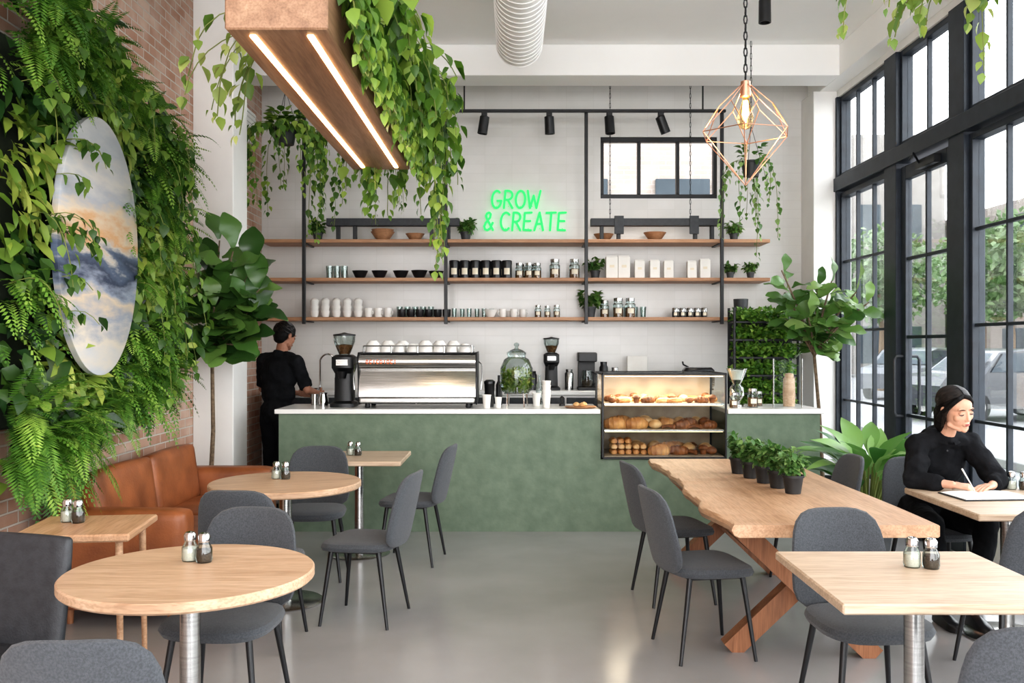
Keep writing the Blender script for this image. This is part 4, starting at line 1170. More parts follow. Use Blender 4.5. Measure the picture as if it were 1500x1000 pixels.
for (y, z, gg) in ((6.6, 2.2, gb), (6.4, 3.0, gb), (6.75, 1.75, gb), (5.0, 1.3, gb), (6.2, 1.3, gb), (5.9, 3.15, gli), (6.85, 2.7, gb), (6.5, 1.5, gb), (5.5, 3.35, gb), (6.6, 2.5, gli), (6.15, 3.05, gb), (6.45, 2.4, gli)):
    for k in range(14):
        a = R.uniform(0, 2 * pi)
        L_ = R.uniform(.18, .28)
        leaf(gg, V((XL + .2, y + cos(a) * .06, z + sin(a) * .06)), V((R.uniform(.4, .8), cos(a), sin(a) * .8 + .2)), V((1, -.3, .9)), L_, L_ * (.38 if gg is gb else .22), 1, .5, .2, 7, .12)
for i in range(54):
    y = R.uniform(4.7, 6.85); lo, hi = edge(y); z = R.uniform(1.6, hi)
    if inart(y, z, 1.4): continue
    dr = R.uniform(.2, .6)
    if inart(y, z - dr, 1.35) or inart(y, z - dr * .5, 1.35): dr = .08
    vine(gp, gs, (XL + .18, y, z), (1, -.2, 0), dr, .09, .05, .06, .08)
for i in range(13):
    a = R.uniform(pi * .58, pi * 1.22)
    y = AY + cos(a) * ARY * 1.03; z = AZ + sin(a) * ARZ * 1.02
    vine(gp, gs, (AXX - .04, y, z + .06), (.7, .25, 0), R.uniform(.1, .24), .085, .06, .05, .08)
ferns = [(6.6, 2.9, .42), (6.25, 3.05, .42), (6.8, 2.5, .4), (5.9, 3.2, .42), (5.5, 3.25, .4), (5.15, 3.3, .45), (4.88, 3.2, .5), (6.8, 2.15, .36), (4.85, 1.2, .5), (5.0, 1.0, .5), (5.2, 1.1, .42),
         (5.5, 1.2, .38), (5.9, 1.25, .42), (6.3, 1.35, .42), (6.65, 1.42, .38), (6.8, 1.8, .32), (6.45, 2.7, .4), (5.0, 3.5, .5), (6.35, 2.1, .34), (6.3, 1.7, .36),
         (5.3, 1.05, .45), (5.6, 3.4, .4), (4.78, 1.05, .5)]
for (y, z, L) in ferns:
    for k in range(22):
        a = R.uniform(0, 2 * pi)
        d = V((R.uniform(.35, .85), cos(a) * .9, sin(a) * .7 + .35))
        e_ = V((XL + .3, y, z)) + d.normalized() * L * .7
        if inart(e_.y, e_.z - .05, 1.0): continue
        frond(gf, (XL + .16 + R.uniform(0, .1), y + R.uniform(-.06, .06), z + R.uniform(-.06, .06)), d, L * R.uniform(.6, 1.05), R.uniform(.7, 1.3), .15, 24)
gp.obj('vine_foliage', m_pothos, lw, fix=False, rnd=True)
gd.obj('dark_foliage', m_darkleaf, lw, fix=False, rnd=True)
gb.obj('broad_foliage', m_fiddle, lw, fix=False, rnd=True)
gli.obj('lime_foliage', m_limeleaf, lw, fix=False, rnd=True)
gf.obj('fern_foliage', m_fern, lw, fix=False, rnd=True, smooth=False)
gs.obj('vine_stem', m_stem, lw, fix=False)
g = G(); ring = lambda x, k: [(x, ARY * k * cos(2 * pi * j / 64), ARZ * k * sin(2 * pi * j / 64)) for j in range(64)]
g.loft([ring(-.02, .98), ring(-.018, 1), ring(.016, 1), ring(.02, .99)])
o = g.obj('oval_painting', m_art, loc=(AXX, AY, AZ), ang=50)
tag(o, 'oval abstract painting in blue, white and ochre on the living wall', 'painting')
g = G(); g.bx(-.23, -.02, -.1, .1, -.1, .1); g.obj('wall_mount', m_black, o)

# ------------------------------------------------------------------ trees
def fiddle(name, label, loc, trunk, tops, nleaf, L, mat, potr=.2, cat='tree', xmin=None, wf=.62):
    t = T(name, label, cat, loc)
    pot(potr, potr * 1.7, m_graypot, t)
    g = G(); g.lathe([(.002, 0), (potr * .93, 0), (.002, .004)], c=(0, 0, potr * 1.7 * .9), seg=14); g.obj('soil', m_soil, t)
    gs = G(); gl = G()
    b0 = V((0, 0, potr * 1.5)); fork = V(trunk)
    gs.tube([b0, b0.lerp(fork, .5) + V((.015, .01, 0)), fork], [.022, .018, .015], 8)
    for tp in tops:
        tp = V(tp); m_ = fork.lerp(tp, .5) + V((0, 0, .06))
        pts = [fork, m_, tp]; gs.tube(pts, [.013, .01, .006], 6)
        for k in range(nleaf):
            u = (k + R.random()) / nleaf
            c = fork.lerp(m_, u * 2) if u < .5 else m_.lerp(tp, u * 2 - 1)
            a = k * 2.4 + R.uniform(-.3, .3)
            o_ = V((cos(a), sin(a), R.uniform(-.15, .9)))
            if k == nleaf - 1: o_ = V((cos(a) * .3, sin(a) * .3, 1))
            ll = L * R.uniform(.7, 1.1)
            if xmin is not None and (c + o_.normalized() * (ll + .03)).x < xmin:
                o_.x = abs(o_.x)
            leaf(gl, c + o_ * .03, o_, V((.3, -.6, .8)) + rv(.45), ll, ll * wf, 4, R.uniform(.1, .5), .18, 9, .2)
    gs.obj('trunk', m_bark, t); gl.obj('foliage', mat, t, fix=False, rnd=True)
fiddle('fiddle_leaf_fig', 'fiddle leaf fig tree with large green leaves beside the sofa', (-2.46, 7.5, 0), (0.02, 0, 1.5),
       [(.08, 0, 2.45), (.36, .0, 2.25), (.0, .05, 2.15), (.35, -.15, 1.85), (.45, .0, 1.85), (.1, -.2, 1.9), (.25, -.1, 1.6), (.22, -.1, 2.35), (.42, -.05, 2.05)], 16, .33, m_fiddle, xmin=-.28, wf=.64)
fiddle('fiddle_leaf_fig', 'fiddle leaf fig tree with bright leaves at the counter end', (2.95, 8.75, 0), (-.08, 0, 1.5),
       [(-.05, 0, 2.15), (.3, -.05, 2.1), (-.35, .05, 2.1), (-.42, -.1, 2.3), (.15, .15, 1.95), (-.2, -.2, 1.85), (.25, 0, 1.85), (-.35, 0, 1.85), (.05, -.1, 2.2), (.4, -.1, 2.0)], 14, .27, m_fiddle2, wf=.55)
t = T('broad_leaf_plant', 'broad leaved green plant in a floor pot by the window', 'potted plant', (2.64, 6.85, 0))
pot(.2, .36, m_graypot, t)
g = G(); g.lathe([(.002, 0), (.186, 0), (.002, .004)], c=(0, 0, .325), seg=14); g.obj('soil', m_soil, t)
gl = G(); gs = G()
for i in range(46):
    a = i * 2.4 + R.uniform(-.2, .2); q = .2 + .9 * (i / 46)
    side = V((cos(a), sin(a) * .8, 0))
    b0 = V((cos(a) * .05, sin(a) * .05, .33))
    b1 = b0 + (side * q * .6 + V((0, 0, 1))).normalized() * R.uniform(.24, .48)
    gs.tube([b0, b0.lerp(b1, .5) - side * .01, b1], .007, 6)
    L_ = R.uniform(.32, .44)
    leaf(gl, b1, side * (.4 + q * .5) + V((0, 0, 1.2 - q * .6)), V((0, -.35, 1)) - side * .2 + rv(.2), L_, L_ * .36, 1, R.uniform(.3, .65), .18, 9, .1)
gs.obj('stem', m_stem, t)
gl.obj('foliage', m_nest, t, fix=False, rnd=True)

# ------------------------------------------------------------------ chairs
def make_chair(label):
    t = T('dining_chair', label, 'chair')
    g = G()
    def fs(x, y, z):
        return (x * (1 + .06 * (y / .22)), y, .445 + z + .10 * x * x + .5 * max(0, -y - .12) ** 2 + (-.12 * max(0, y - .15)))
    g.pad(.46, .44, .055, 3.6, fs, 36, .006); g.obj('seat', m_fabric, t)
    g = G()
    def fb(x, y, z):
        zz = y
        w = 1 - .10 * (zz / .22) + (-.12 if zz < -.15 else 0) * ((-zz - .15) / .07)
        return (x * w, -.235 - (zz + .2) * .23 - z + .9 * x * x, .652 + zz)
    g.pad(.44, .43, .034, 4.2, fb, 36, .004); g.obj('backrest', m_fabric, t)
    for sx in (-1, 1):
        for sy in (-1, 1):
            g = G(); g.tube([(sx * .16, sy * .14, .425), (sx * .215, sy * .2 - .01, 0)], [.015, .009], 10); g.obj('leg', m_black, t)
    g = G(); g.bx(-.17, .17, -.15, .15, .41, .422, .002); g.obj('under_frame', m_black, t, smooth=False)
    return t
CL = 'gray upholstered dining chair '
chairs = [
    (-1.12, 2.62, 0.06, 'facing away, at the oak round table'), (-1.2, 3.86, pi - .12, 'pushed under the oak round table'),
    (-1.38, 4.98, -.1, 'between the two round tables'), (-1.38, 6.38, pi + .05, 'behind the round table by the sofa'),
    (-.87, 5.42, radians(80), 'turned sideways toward the round table'), (-.75, 6.86, radians(82), 'at the small table by the counter'),
    (1.01, 4.84, radians(-80), 'at the end of the live edge table'), (1.03, 5.85, radians(-80), 'along the live edge table'),
    (1.475, 3.84, pi + .1, 'between square table and live edge table'), (1.43, 2.72, -.05, 'facing away, at the square table'),
    (2.62, 5.74, pi, 'under the seated woman by the window'), (2.47, 4.5, 0.05, 'across the table from the seated woman'),
    (1.98, 6.15, radians(92), 'at the window side of the wooden table'),
]
c0 = make_chair(CL + chairs[0][3]); c0['group'] = 'gray dining chairs'
c0.location = (chairs[0][0], chairs[0][1], 0); c0.rotation_euler = (0, 0, chairs[0][2])
for c in chairs[1:]:
    clone(c0, (c[0], c[1], 0), c[2], CL + c[3])

# ------------------------------------------------------------------ tables
def shaker(loc, kind, s=1., rz=0):
    lab = 'small glass shaker of %s with a steel cap' % kind
    t = T(kind + '_shaker', lab, 'shaker', loc, rz, 'salt and pepper shakers'); t.scale = (s, s, s)
    g = G(); g.lathe([(.002, 0), (.024, 0), (.027, .01), (.026, .045), (.017, .062), (.017, .07)], seg=16, caps=False); g.obj('glass_body', m_jarglass, t)
    g = G(); g.lathe([(.002, .003), (.022, .003), (.0245, .012), (.0235, .042), (.002, .045)], seg=14); g.obj('contents', m_salt if kind == 'salt' else m_pepper, t)
    g = G(); g.lathe([(.019, .066), (.02, .085), (.014, .094), (.002, .097)], seg=14); g.obj('cap', m_chrome, t)
def pair(x, y, z, s=1.15):
    shaker((x - .028, y + .01, z), 'salt', s); shaker((x + .035, y - .012, z), 'pepper', s)
def round_table(x, y, r, label, z=.75, rz=0):
    t = T('round_table', label, 'table', (x, y, 0), rz)
    g = G(); g.lathe([(.002, z - .04), (r - .008, z - .04), (r, z - .032), (r, z - .006), (r - .006, z), (.002, z)], seg=72); g.obj('tabletop', m_oak, t)
    g = G(); g.lathe([(.12, z - .05), (.12, z - .041), (.04, z - .041)], seg=24); g.lathe([(.038, .02), (.038, z - .045)], seg=20); g.obj('pole', m_steel, t)
    g = G(); g.lathe([(.002, 0), (.23, 0), (.235, .008), (.22, .018), (.05, .028), (.002, .028)], seg=40); g.obj('base', m_steel, t)
round_table(-1.215, 3.48, .46, 'round light oak cafe table with a steel pole base')
round_table(-1.41, 5.74, .465, 'round light oak cafe table beside the leather sofa', rz=.4)
pair(-1.24, 3.62, .751, 1.2); pair(-1.47, 5.85, .751, 1.15)
def sq_table(x0, x1, y0, y1, label, mt=None, z=.75, base=True):
    cx, cy = (x0 + x1) / 2, (y0 + y1) / 2
    t = T('square_table', label, 'table', (cx, cy, 0))
    g = G(); g.box((0, 0, z - .018), (x1 - x0, y1 - y0, .036), .006); g.obj('tabletop', mt or m_oaky, t, smooth=False)
    g = G(); g.box((0, 0, z - .045), (.3, .3, .016)); g.lathe([(.036, .02), (.036, z - .04)], seg=20); g.obj('pole', m_steel, t)
    g = G(); g.lathe([(.002, 0), (.23, 0), (.235, .008), (.22, .018), (.05, .028), (.002, .028)], seg=40); g.obj('base', m_steel, t)
m_oakp = wood('pale_oak', (178, 154, 130), (196, 174, 151), (210, 190, 169), .45, 0, 8)
sq_table(1.085, 1.89, 3.02, 3.8, 'square pale oak table with a steel pole base', m_oakp)
pair(1.56, 3.52, .751, 1.2)
sq_table(2.34, 3.1, 4.62, 5.5, 'pale oak table by the window with an open notebook', m_oakp)
pair(2.97, 5.42, .751, 1.1)
sq_table(-1.53, -.81, 6.72, 7.4, 'small pale oak table standing before the counter', m_oakp)
pair(-1.22, 7.1, .751, 1.1)
t = T('side_table', 'small square wooden side table beside the leather sofa', 'table', (-2.01, 4.36, 0), .12)
g = G(); g.box((0, 0, .732), (.52, .5, .036), .008); g.obj('tabletop', m_oaky, t, smooth=False)
for sx in (-1, 1):
    for sy in (-1, 1):
        g = G(); g.tube([(sx * .2, sy * .19, .716), (sx * .21, sy * .2, 0)], [.017, .012], 10); g.obj('leg', m_oaky, t)
pair(-2.11, 4.42, .751, 1.15)

t = T('live_edge_table', 'long live edge wooden slab table on crossed timber legs', 'table', (0, 0, 0))
g = G(); n_ = 60; y0, y1 = 4.35, 6.88
def le(y):
    u = (y - y0)
    return 1.03 + .018 * sin(u * 4.2 + .5) + .007 * sin(u * 10) + .004 * sin(u * 21) - .045 * math.exp(-((u - .45) / .24) ** 2) + .015 * math.exp(-((u - 1.3) / .2) ** 2)
def re(y):
    return 2.02 + .008 * sin((y - y0) * 3)
rings = []
for i in range(n_ + 1):
    y = y0 + (y1 - y0) * i / n_
    a, b = le(y), re(y)
    dl = .02 + .008 * sin(y * 17)
    rings.append([(a + dl, y, .75), (a + .006, y, .742), (a, y, .725), (a + .012, y, .70), (a + .035, y, .69), (b - .008, y, .69), (b, y, .696), (b, y, .744), (b - .006, y, .75), ((a + b) / 2, y, .75)])
g.loft(rings); g.obj('tabletop', m_oaky, t, ang=30)
def beam(g, p, q, w=.05, d=.045):
    p = V(p); q = V(q); ax = (q - p).normalized(); sd = ax.cross(V((0, 1, 0))).normalized(); fw = V((0, 1, 0))
    g.loft([[c + sd * w * a + fw * d * b for a, b in ((-1, -1), (1, -1), (1, 1), (-1, 1))] for c in (p, q)])
for yy in (4.75, 6.45):
    g = G(); beam(g, (1.14, yy + .09, .005), (1.86, yy + .09, .69)); g.obj('leg', m_legwood, t, smooth=False)
    g = G(); beam(g, (1.86, yy - .002, .005), (1.14, yy - .002, .69)); g.obj('leg', m_legwood, t, smooth=False)
g = G(); g.bx(1.46, 1.54, 4.7, 6.6, .33, .40, .005); g.obj('stretcher', m_legwood, t, smooth=False)

hp = [(1.61, 5.28), (1.58, 5.48), (1.555, 5.68), (1.525, 5.89), (1.50, 6.1)]
for i, (x, y) in enumerate(hp):
    o = herb('potted_herb', 'bushy green herb in a small black pot on the wooden table', .06, .105, m_herb, m_blackpot, 330, .05, 1.4, 2.3, loc=(x, y, .7515))
    o['group'] = 'herb pots in a row on the table'

# ------------------------------------------------------------------ sofa
sf = T('leather_sofa', 'tan cognac leather sofa against the brick wall', 'sofa', (-2.64, 5.2, 0))
rbox('sofa_base', .02, .74, .1, 1.9, .1, .3, m_tan, sf, .02)
rbox('back_frame', .0, .13, .05, 1.95, .12, .8, m_tan, sf, .04)
rbox('armrest', .02, .8, -.02, .17, .1, .66, m_tan, sf, .05, puff=.006)
rbox('armrest', .02, .8, 1.83, 2.02, .1, .66, m_tan, sf, .05, puff=.006)
for a, b in ((.172, .998), (1.002, 1.828)):
    rbox('seat_cushion', .15, .79, a, b, .29, .46, m_tan, sf, .035, puff=.012)
    rbox('back_cushion', .13, .25, a, b, .44, .85, m_tan, sf, .035, Matrix.Rotation(-.14, 4, 'Y'), puff=.012)
for x in (.1, .68):
    for y in (.1, 1.9):
        g = G(); g.tube([(x, y, .11), (x, y, 0)], [.025, .017], 10); g.obj('leg', m_legwood, sf)

ac = T('leather_chair', 'charcoal leather slim backed chair beside the wooden side table', 'chair', (-2.04, 3.3, 0), pi - .2)
rbox('seat', -.27, .27, -.24, .3, .4, .465, m_dleather, ac, .028, puff=.01)
rbox('backrest', -.28, .28, -.315, -.27, .4, .86, m_dleather, ac, .02, Matrix.Rotation(radians(8), 4, 'X'), puff=.008)
for s_ in (-1, 1):
    for sy in (-1, 1):
        g = G(); g.tube([(s_ * .22, sy * .2, .41), (s_ * .25, sy * .25, 0)], [.016, .01], 10); g.obj('leg', m_black, ac)

# ------------------------------------------------------------------ people
fold_tex = bpy.data.textures.new('cloth_folds', 'CLOUDS'); fold_tex.noise_scale = .09; fold_tex.noise_depth = 1
def remesh(o, vs, sm=2, disp=0.):
    md = o.modifiers.new('r', 'REMESH'); md.mode = 'VOXEL'; md.voxel_size = vs; md.use_smooth_shade = True
    if sm:
        s_ = o.modifiers.new('s', 'SMOOTH'); s_.iterations = sm; s_.factor = .5
    if disp:
        d_ = o.modifiers.new('d', 'DISPLACE'); d_.texture = fold_tex; d_.strength = disp; d_.mid_level = .42; d_.texture_coords = 'LOCAL'
    return o
def hand(g, w, d, pn, th, curl=.5, s=1., spread=.0):
    w = V(w); d = V(d).normalized(); pn = V(pn); pn = (pn - d * pn.dot(d)).normalized()
    sd = d.cross(pn).normalized()
    if sd.dot(V(th)) < 0: sd = -sd
    offs = (.030, .010, -.010, -.028); ln = (.9, 1.0, .95, .75)
    g.ell(w + d * .045 * s, (.036 * s, .045 * s, .014 * s), 12, 8, Matrix((sd, d, pn)).transposed().to_4x4())
    for o_, l in zip(offs, ln):
        k = w + (d * .082 + sd * o_) * s
        g.cap([w + (d * .01 + sd * o_ * .5) * s, k], [.013 * s, .0105 * s], 8)
        c = k; pts = [c]; ang = 0
        for q in (.042, .027, .021):
            ang += curl
            v = d * cos(ang) + pn * sin(ang)
            c = c + v * q * l * s; pts.append(c)
        g.cap(pts, [.0095 * s, .0085 * s, .0078 * s, .0068 * s], 8)
    b = w + (d * .02 + sd * .025) * s
    p1 = b + (d * .03 + sd * .03 + pn * .012) * s
    p2 = p1 + (d * .032 + sd * .004 + pn * .014) * s
    p3 = p2 + (d * .022 - sd * .008 + pn * .008) * s
    g.cap([b, p1, p2, p3], [.014 * s, .0115 * s, .0098 * s, .008 * s], 8)
def head_geo(g, M):
    M0 = g.M; g.M = M
    g.ell((0, -.012, .028), (.068, .086, .076), 24, 16)
    g.ell((0, .022, -.025), (.058, .066, .08), 24, 14)
    g.ell((0, .026, .034), (.060, .058, .046), 20, 12)
    g.ell((0, .05, -.075), (.031, .034, .03), 16, 10)
    g.ell((0, .072, -.092), (.016, .014, .013), 12, 8)
    for s_ in (-1, 1):
        g.ell((s_ * .035, .056, -.022), (.022, .022, .024), 12, 8)
        g.cap([V((s_ * .048, .02, -.07)), V((s_ * .02, .06, -.088))], [.017, .013], 10)
        g.ell((s_ * .028, .075, .024), (.022, .011, .006), 12, 8)
        g.ell((s_ * .03, .0765, .004), (.014, .0085, .0075), 12, 8)
        g.ell((s_ * .075, -.008, -.004), (.008, .017, .028), 12, 8)
        g.ell((s_ * .009, .091, -.032), (.006, .007, .005), 8, 6)
    g.cap([V((0, .083, .016)), V((0, .092, -.01)), V((0, .100, -.028))], [.005, .006, .0075], 10)
    g.ell((0, .084, -.058), (.022, .009, .010), 12, 8)
    g.M = M0
def face_parts(parent, M):
    for s_ in (-1, 1):
        g = G(); g.M = M; g.tube([(s_ * (.03 + .014 * q), .0865 - .004 * q * q - .003 * abs(q), .0 - .003 * (1 - q * q)) for q in mpts(-1, 1, 7)], [.0012, .0022, .0028, .003, .0028, .0022, .0012], 6)
        g.obj('eye', m_eye, parent)
        g = G(); g.M = M; g.tube([(s_ * (.031 + .017 * q), .0875 - .006 * max(0, q), .027 - .004 * q * q) for q in mpts(-1, 1, 7)], [.0012, .0022, .0024, .0024, .0022, .0018, .001], 6)
        g.obj('eyebrow', m_hair, parent)
    g = G(); g.M = M; g.ell((0, .0915, -.054), (.017, .0035, .003), 12, 6); g.ell((0, .0915, -.0605), (.014, .004, .004), 12, 6); g.obj('lips', m_lips, parent)
def person(label, root, J, headM, skin, sleeve, yaw, hands, shoes, hair, loose=.0, female=False, strands=None):
    t = T('person', label, 'person', root)
    I = Matrix.Translation(-V(root))
    RY = Matrix.Rotation(yaw, 4, 'Z')
    g = G(); g.M = I
    P = {k: V(v) for k, v in J.items()}
    kx = .9 if female else 1.22
    def torso(g, e=0.):
        g.ell(P['pelvis'], (.155 + e, .105 + e, .11 + e), 20, 12, RY)
        w = P['pelvis'].lerp(P['chest'], .5)
        g.ell(w, (.135 * kx + e, .09 + e, .15 + e), 20, 12, RY)
        g.ell(P['chest'], (.155 * kx + e, .105 + e, .17 + e), 20, 12, RY)
        for s_ in 'LR':
            g.cap([P['neck'] - V((0, 0, .02)), P['sh' + s_]], [.046 + e * .6, .05 * min(kx, 1.15) + e * .6], 12)
    torso(g)
    nr = .043 if female else .056
    g.cap([P['neck'] - V((0, 0, .03)), P['headbase']], [nr + .006, nr], 14)
    ka = min(kx, 1.15)
    for s_ in 'LR':
        g.cap([P['sh' + s_], P['el' + s_]], [.044 * ka, .034 * ka], 12); g.cap([P['el' + s_], P['wr' + s_]], [.036 * ka, .024], 12)
        g.cap([P['hip' + s_], P['kn' + s_]], [.08, .055], 14); g.cap([P['kn' + s_], P['an' + s_]], [.052, .034], 12)
        h = hands[s_]; hand(g, P['wr' + s_], *h)
    head_geo(g, I @ headM)
    remesh(g.obj('body', skin, t, fix=True), .004, 1)
    face_parts(t, I @ headM)
    g = G(); g.M = I; torso(g, .014 + loose)
    g.tube([P['neck'] + V((0, 0, -.04)), P['neck'] + V((0, 0, .0))], [.08, nr + .018], 16)
    for s_ in 'LR':
        a, b, c = P['sh' + s_], P['el' + s_], P['wr' + s_]
        if sleeve == 'long':
            g.cap([a, a.lerp(b, .55), b], [.054 + loose, .056 + loose * .8, .05 + loose * .6], 12); g.cap([b, b.lerp(c, .6)], [.05 + loose * .6, .045 + loose * .3], 12); g.tube([b.lerp(c, .6), b.lerp(c, .7)], [.045 + loose * .3, .043 + loose * .2], 12)
        else:
            g.cap([a, a.lerp(b, .7)], [.068, .06], 12); g.tube([a.lerp(b, .65), a.lerp(b, .92)], [.06, .062], 12)
    remesh(g.obj('shirt', m_cloth, t), .008, 3, .036)
    g = G(); g.M = I; nk = P['neck']; f_ = RY @ V((0, 1, 0)); r_ = RY @ V((1, 0, 0))
    for s_ in (-1, 1):
        pts_o = []; pts_i = []
        for q in mpts(.25, pi, 10):
            dirv = f_ * cos(q) + r_ * s_ * sin(q)
            pts_i.append(nk + dirv * (nr + .012) + V((0, 0, .024 - .03 * cos(q))))
            pts_o.append(nk + dirv * (nr + .045) + V((0, 0, -.012 - .04 * max(0, cos(q)))))
        g.loft([[a, b, b + V((0, 0, -.006)), a + V((0, 0, -.008))] for a, b in zip(pts_i, pts_o)])
    g.obj('collar', m_cloth, t)
    if female:
        for k in range(3):
            g = G(); g.M = I; c = P['chest'] + f_ * (.118 + loose - .012 * k) + V((0, 0, .06 - .075 * k))
            g.ell(c, (.006, .006, .006), 8, 6); g.obj('button', m_button, t)
    g = G(); g.M = I; g.ell(P['pelvis'] - V((0, 0, .03)), (.165, .115, .11), 20, 12, RY)
    for s_ in 'LR':
        g.cap([P['hip' + s_], P['kn' + s_]], [.094, .07], 14); g.cap([P['kn' + s_], P['kn' + s_].lerp(P['an' + s_], .9)], [.068, .048], 14)
    remesh(g.obj('trousers', m_cloth2, t), .009, 3, .02)
    for s_ in 'LR':
        g = G(); d = V(shoes).normalized(); a = P['an' + s_]
        g.M = I @ Matrix.Translation((a.x, a.y, root[2])) @ Matrix.Rotation(math.atan2(d.y, d.x) - pi / 2, 4, 'Z')
        g.loft([[(x * w, y, z) for x, z in ((-1, .004), (1, .004), (1.05, .02), (.85, h * .8), (.3, h), (-.3, h), (-.85, h * .8), (-1.05, .02))] for (y, w, h) in ((-.075, .02, .05), (-.065, .034, .085), (-.02, .037, .1), (.05, .038, .075), (.12, .044, .055), (.165, .036, .045), (.185, .015, .03))])
        g.obj('shoe', m_darkcer, t)
    g = G(); g.M = I @ headM; hair(g)
    ho = remesh(g.obj('hair', m_hair, t), .004, 2)
    if strands:
        g = G(); g.M = I @ headM; strands(g); g.obj('hair_strand', m_strand, ho, fix=False)
    return t
hm = Matrix.Translation((2.64, 5.48, 1.215)) @ Matrix.Rotation(pi + .25, 4, 'Z') @ Matrix.Rotation(radians(-13), 4, 'X') @ Matrix.Rotation(radians(6), 4, 'Y') @ Matrix.Scale(1.12, 4)
def whair(g):
    # centre parted cap set back from the forehead, sweeping to a low tied knot
    g.ell((0, -.026, .046), (.077, .088, .074), 24, 16)
    g.ell((0, -.055, -.005), (.073, .056, .083), 20, 12)
    for s_ in (-1, 1):
        g.cap([V((s_ * .008, .044, .086)), V((s_ * .034, .052, .076)), V((s_ * .057, .042, .052)), V((s_ * .069, .020, .022)), V((s_ * .071, -.008, -.01)), V((s_ * .064, -.032, -.05))], [.013, .013, .013, .014, .018, .024], 10)
        g.cap([V((s_ * .045, -.06, -.05)), V((s_ * .04, -.07, -.1)), V((s_ * .02, -.08, -.14))], [.034, .028, .016], 12)
    g.ell((0, -.12, -.05), (.035, .035, .04), 14, 10)
def wstr(g):
    c = V((0, -.024, .045)); rad = V((.081, .093, .079))
    for s_ in (-1, 1):
        for k in range(75):
            th = radians(42 + 104 * k / 74 + R.uniform(-1.5, 1.5))
            a = V((s_ * .03, cos(th), sin(th))).normalized()
            m = V((s_ * 1.0, cos(th) * .42 + .05, sin(th) * .25 - .05 + R.uniform(-.06, .06))).normalized()
            e = V((s_ * R.uniform(.2, .5), -.95, -.6 + R.uniform(-.2, .1))).normalized()
            pts = []
            for u in mpts(0, 1, 9):
                d = (a * (1 - u) ** 2 + m * 2 * u * (1 - u) * 1.25 + e * u * u).normalized()
                k_ = 1.0 + R.uniform(-.006, .02)
                pts.append(c + V((d.x * rad.x, d.y * rad.y, d.z * rad.z)) * k_)
            g.tube(pts, [.0012] + [.0028] * 7 + [.0014], 5)
        for k in range(5):
            y_ = .03 - .008 * k
            g.tube([(s_ * .07, y_ + .01, .03), (s_ * (.078 + R.uniform(0, .005)), y_, -.01), (s_ * (.076 + R.uniform(-.004, .004)), y_ - .004, -.05 - .01 * k), (s_ * .07, y_ - .006, -.08 - R.uniform(0, .02))], [.0018, .0018, .0014, .0006], 5)
wj = dict(pelvis=(2.63, 5.82, .56), chest=(2.635, 5.71, .9), neck=(2.64, 5.62, 1.055), headbase=(2.643, 5.54, 1.15),
          shR=(2.482, 5.64, .992), elR=(2.39, 5.47, .80), wrR=(2.545, 5.33, .79), shL=(2.795, 5.64, .992), elL=(2.88, 5.46, .80), wrL=(2.78, 5.34, .785),
          hipR=(2.54, 5.79, .53), hipL=(2.72, 5.79, .53), knR=(2.44, 5.36, .55), knL=(2.76, 5.36, .55), anR=(2.47, 5.28, .09), anL=(2.62, 5.22, .09))
person('seated woman in a loose black shirt writing in a notebook', (2.63, 5.75, 0), wj, hm, m_skin, 'long', pi,
       {'R': ((.85, -.5, -.05), (.1, .2, -1), (-.2, 1, .1), .62), 'L': ((-.8, -.55, -.02), (0, 0, -1), (0, 1, 0), .18)}, (0, -1, 0), whair, .014, True, wstr)
g = G(); g.tube([(2.625, 5.225, .772), (2.59, 5.28, .87)], [.002, .005], 8); g.tube([(2.59, 5.28, .87), (2.583, 5.291, .89)], .005, 8)
tag(g.obj('pen', m_paper), 'slim white pen held in the writing hand', 'pen')
nb = T('notebook', 'open notebook with white pages on the window table', 'notebook', (2.66, 5.16, .7515), .08)
g = G(); g.bx(-.21, .21, -.14, .14, 0, .005, .002); g.obj('cover', m_dleather, nb, smooth=False)
for s_ in (-1, 1):
    g = G()
    g.loft([[(s_ * x, y, z) for x, z in ((.001, .006), (.001, .01), (.03, .017), (.12, .013), (.2, .008), (.2, .006))] for y in (-.13, .13)])
    g.obj('page_block', m_paper, nb)

byw = -.5
BR = Matrix.Rotation(byw, 4, 'Z')
B0 = V((-2.27, 8.9, 0))
def bl_(x, y, z): return tuple(B0 + (BR @ V((x, y, z))))
def bd_(x, y, z): return tuple(BR @ V((x, y, z)))
hm2 = Matrix.Translation(bl_(.01, .1, 1.685)) @ Matrix.Rotation(byw - .12, 4, 'Z') @ Matrix.Rotation(radians(-16), 4, 'X') @ Matrix.Scale(1.15, 4)
def bhair(g):
    g.ell((0, -.012, .044), (.077, .097, .078), 24, 16)
    g.ell((0, -.045, .0), (.073, .060, .066), 20, 12)
    g.ell((0, -.05, -.035), (.060, .042, .042), 18, 10)
    for s_ in (-1, 1): g.ell((s_ * .064, .014, .03), (.013, .038, .036), 12, 8)
def bstr(g):
    c = V((0, -.014, .034))
    for k in range(420):
        a = R.uniform(0, 2 * pi); e = R.uniform(-.2, 1)
        if sin(a) > .3 and e < .45: continue
        h_ = sqrt(max(0, 1 - e * e))
        p = c + V((cos(a) * h_ * .079, sin(a) * h_ * .1, e * .088))
        o_ = V((cos(a) * h_, sin(a) * h_, e))
        tn_ = V((-sin(a), cos(a), 0)) * .5 + V((0, .6, -.6))
        tn_ = (tn_ - o_ * tn_.dot(o_)).normalized()
        g.tube([p, p + tn_ * .012 + o_ * .003, p + tn_ * .022 + o_ * .003], [.003, .0024, .0008], 4)
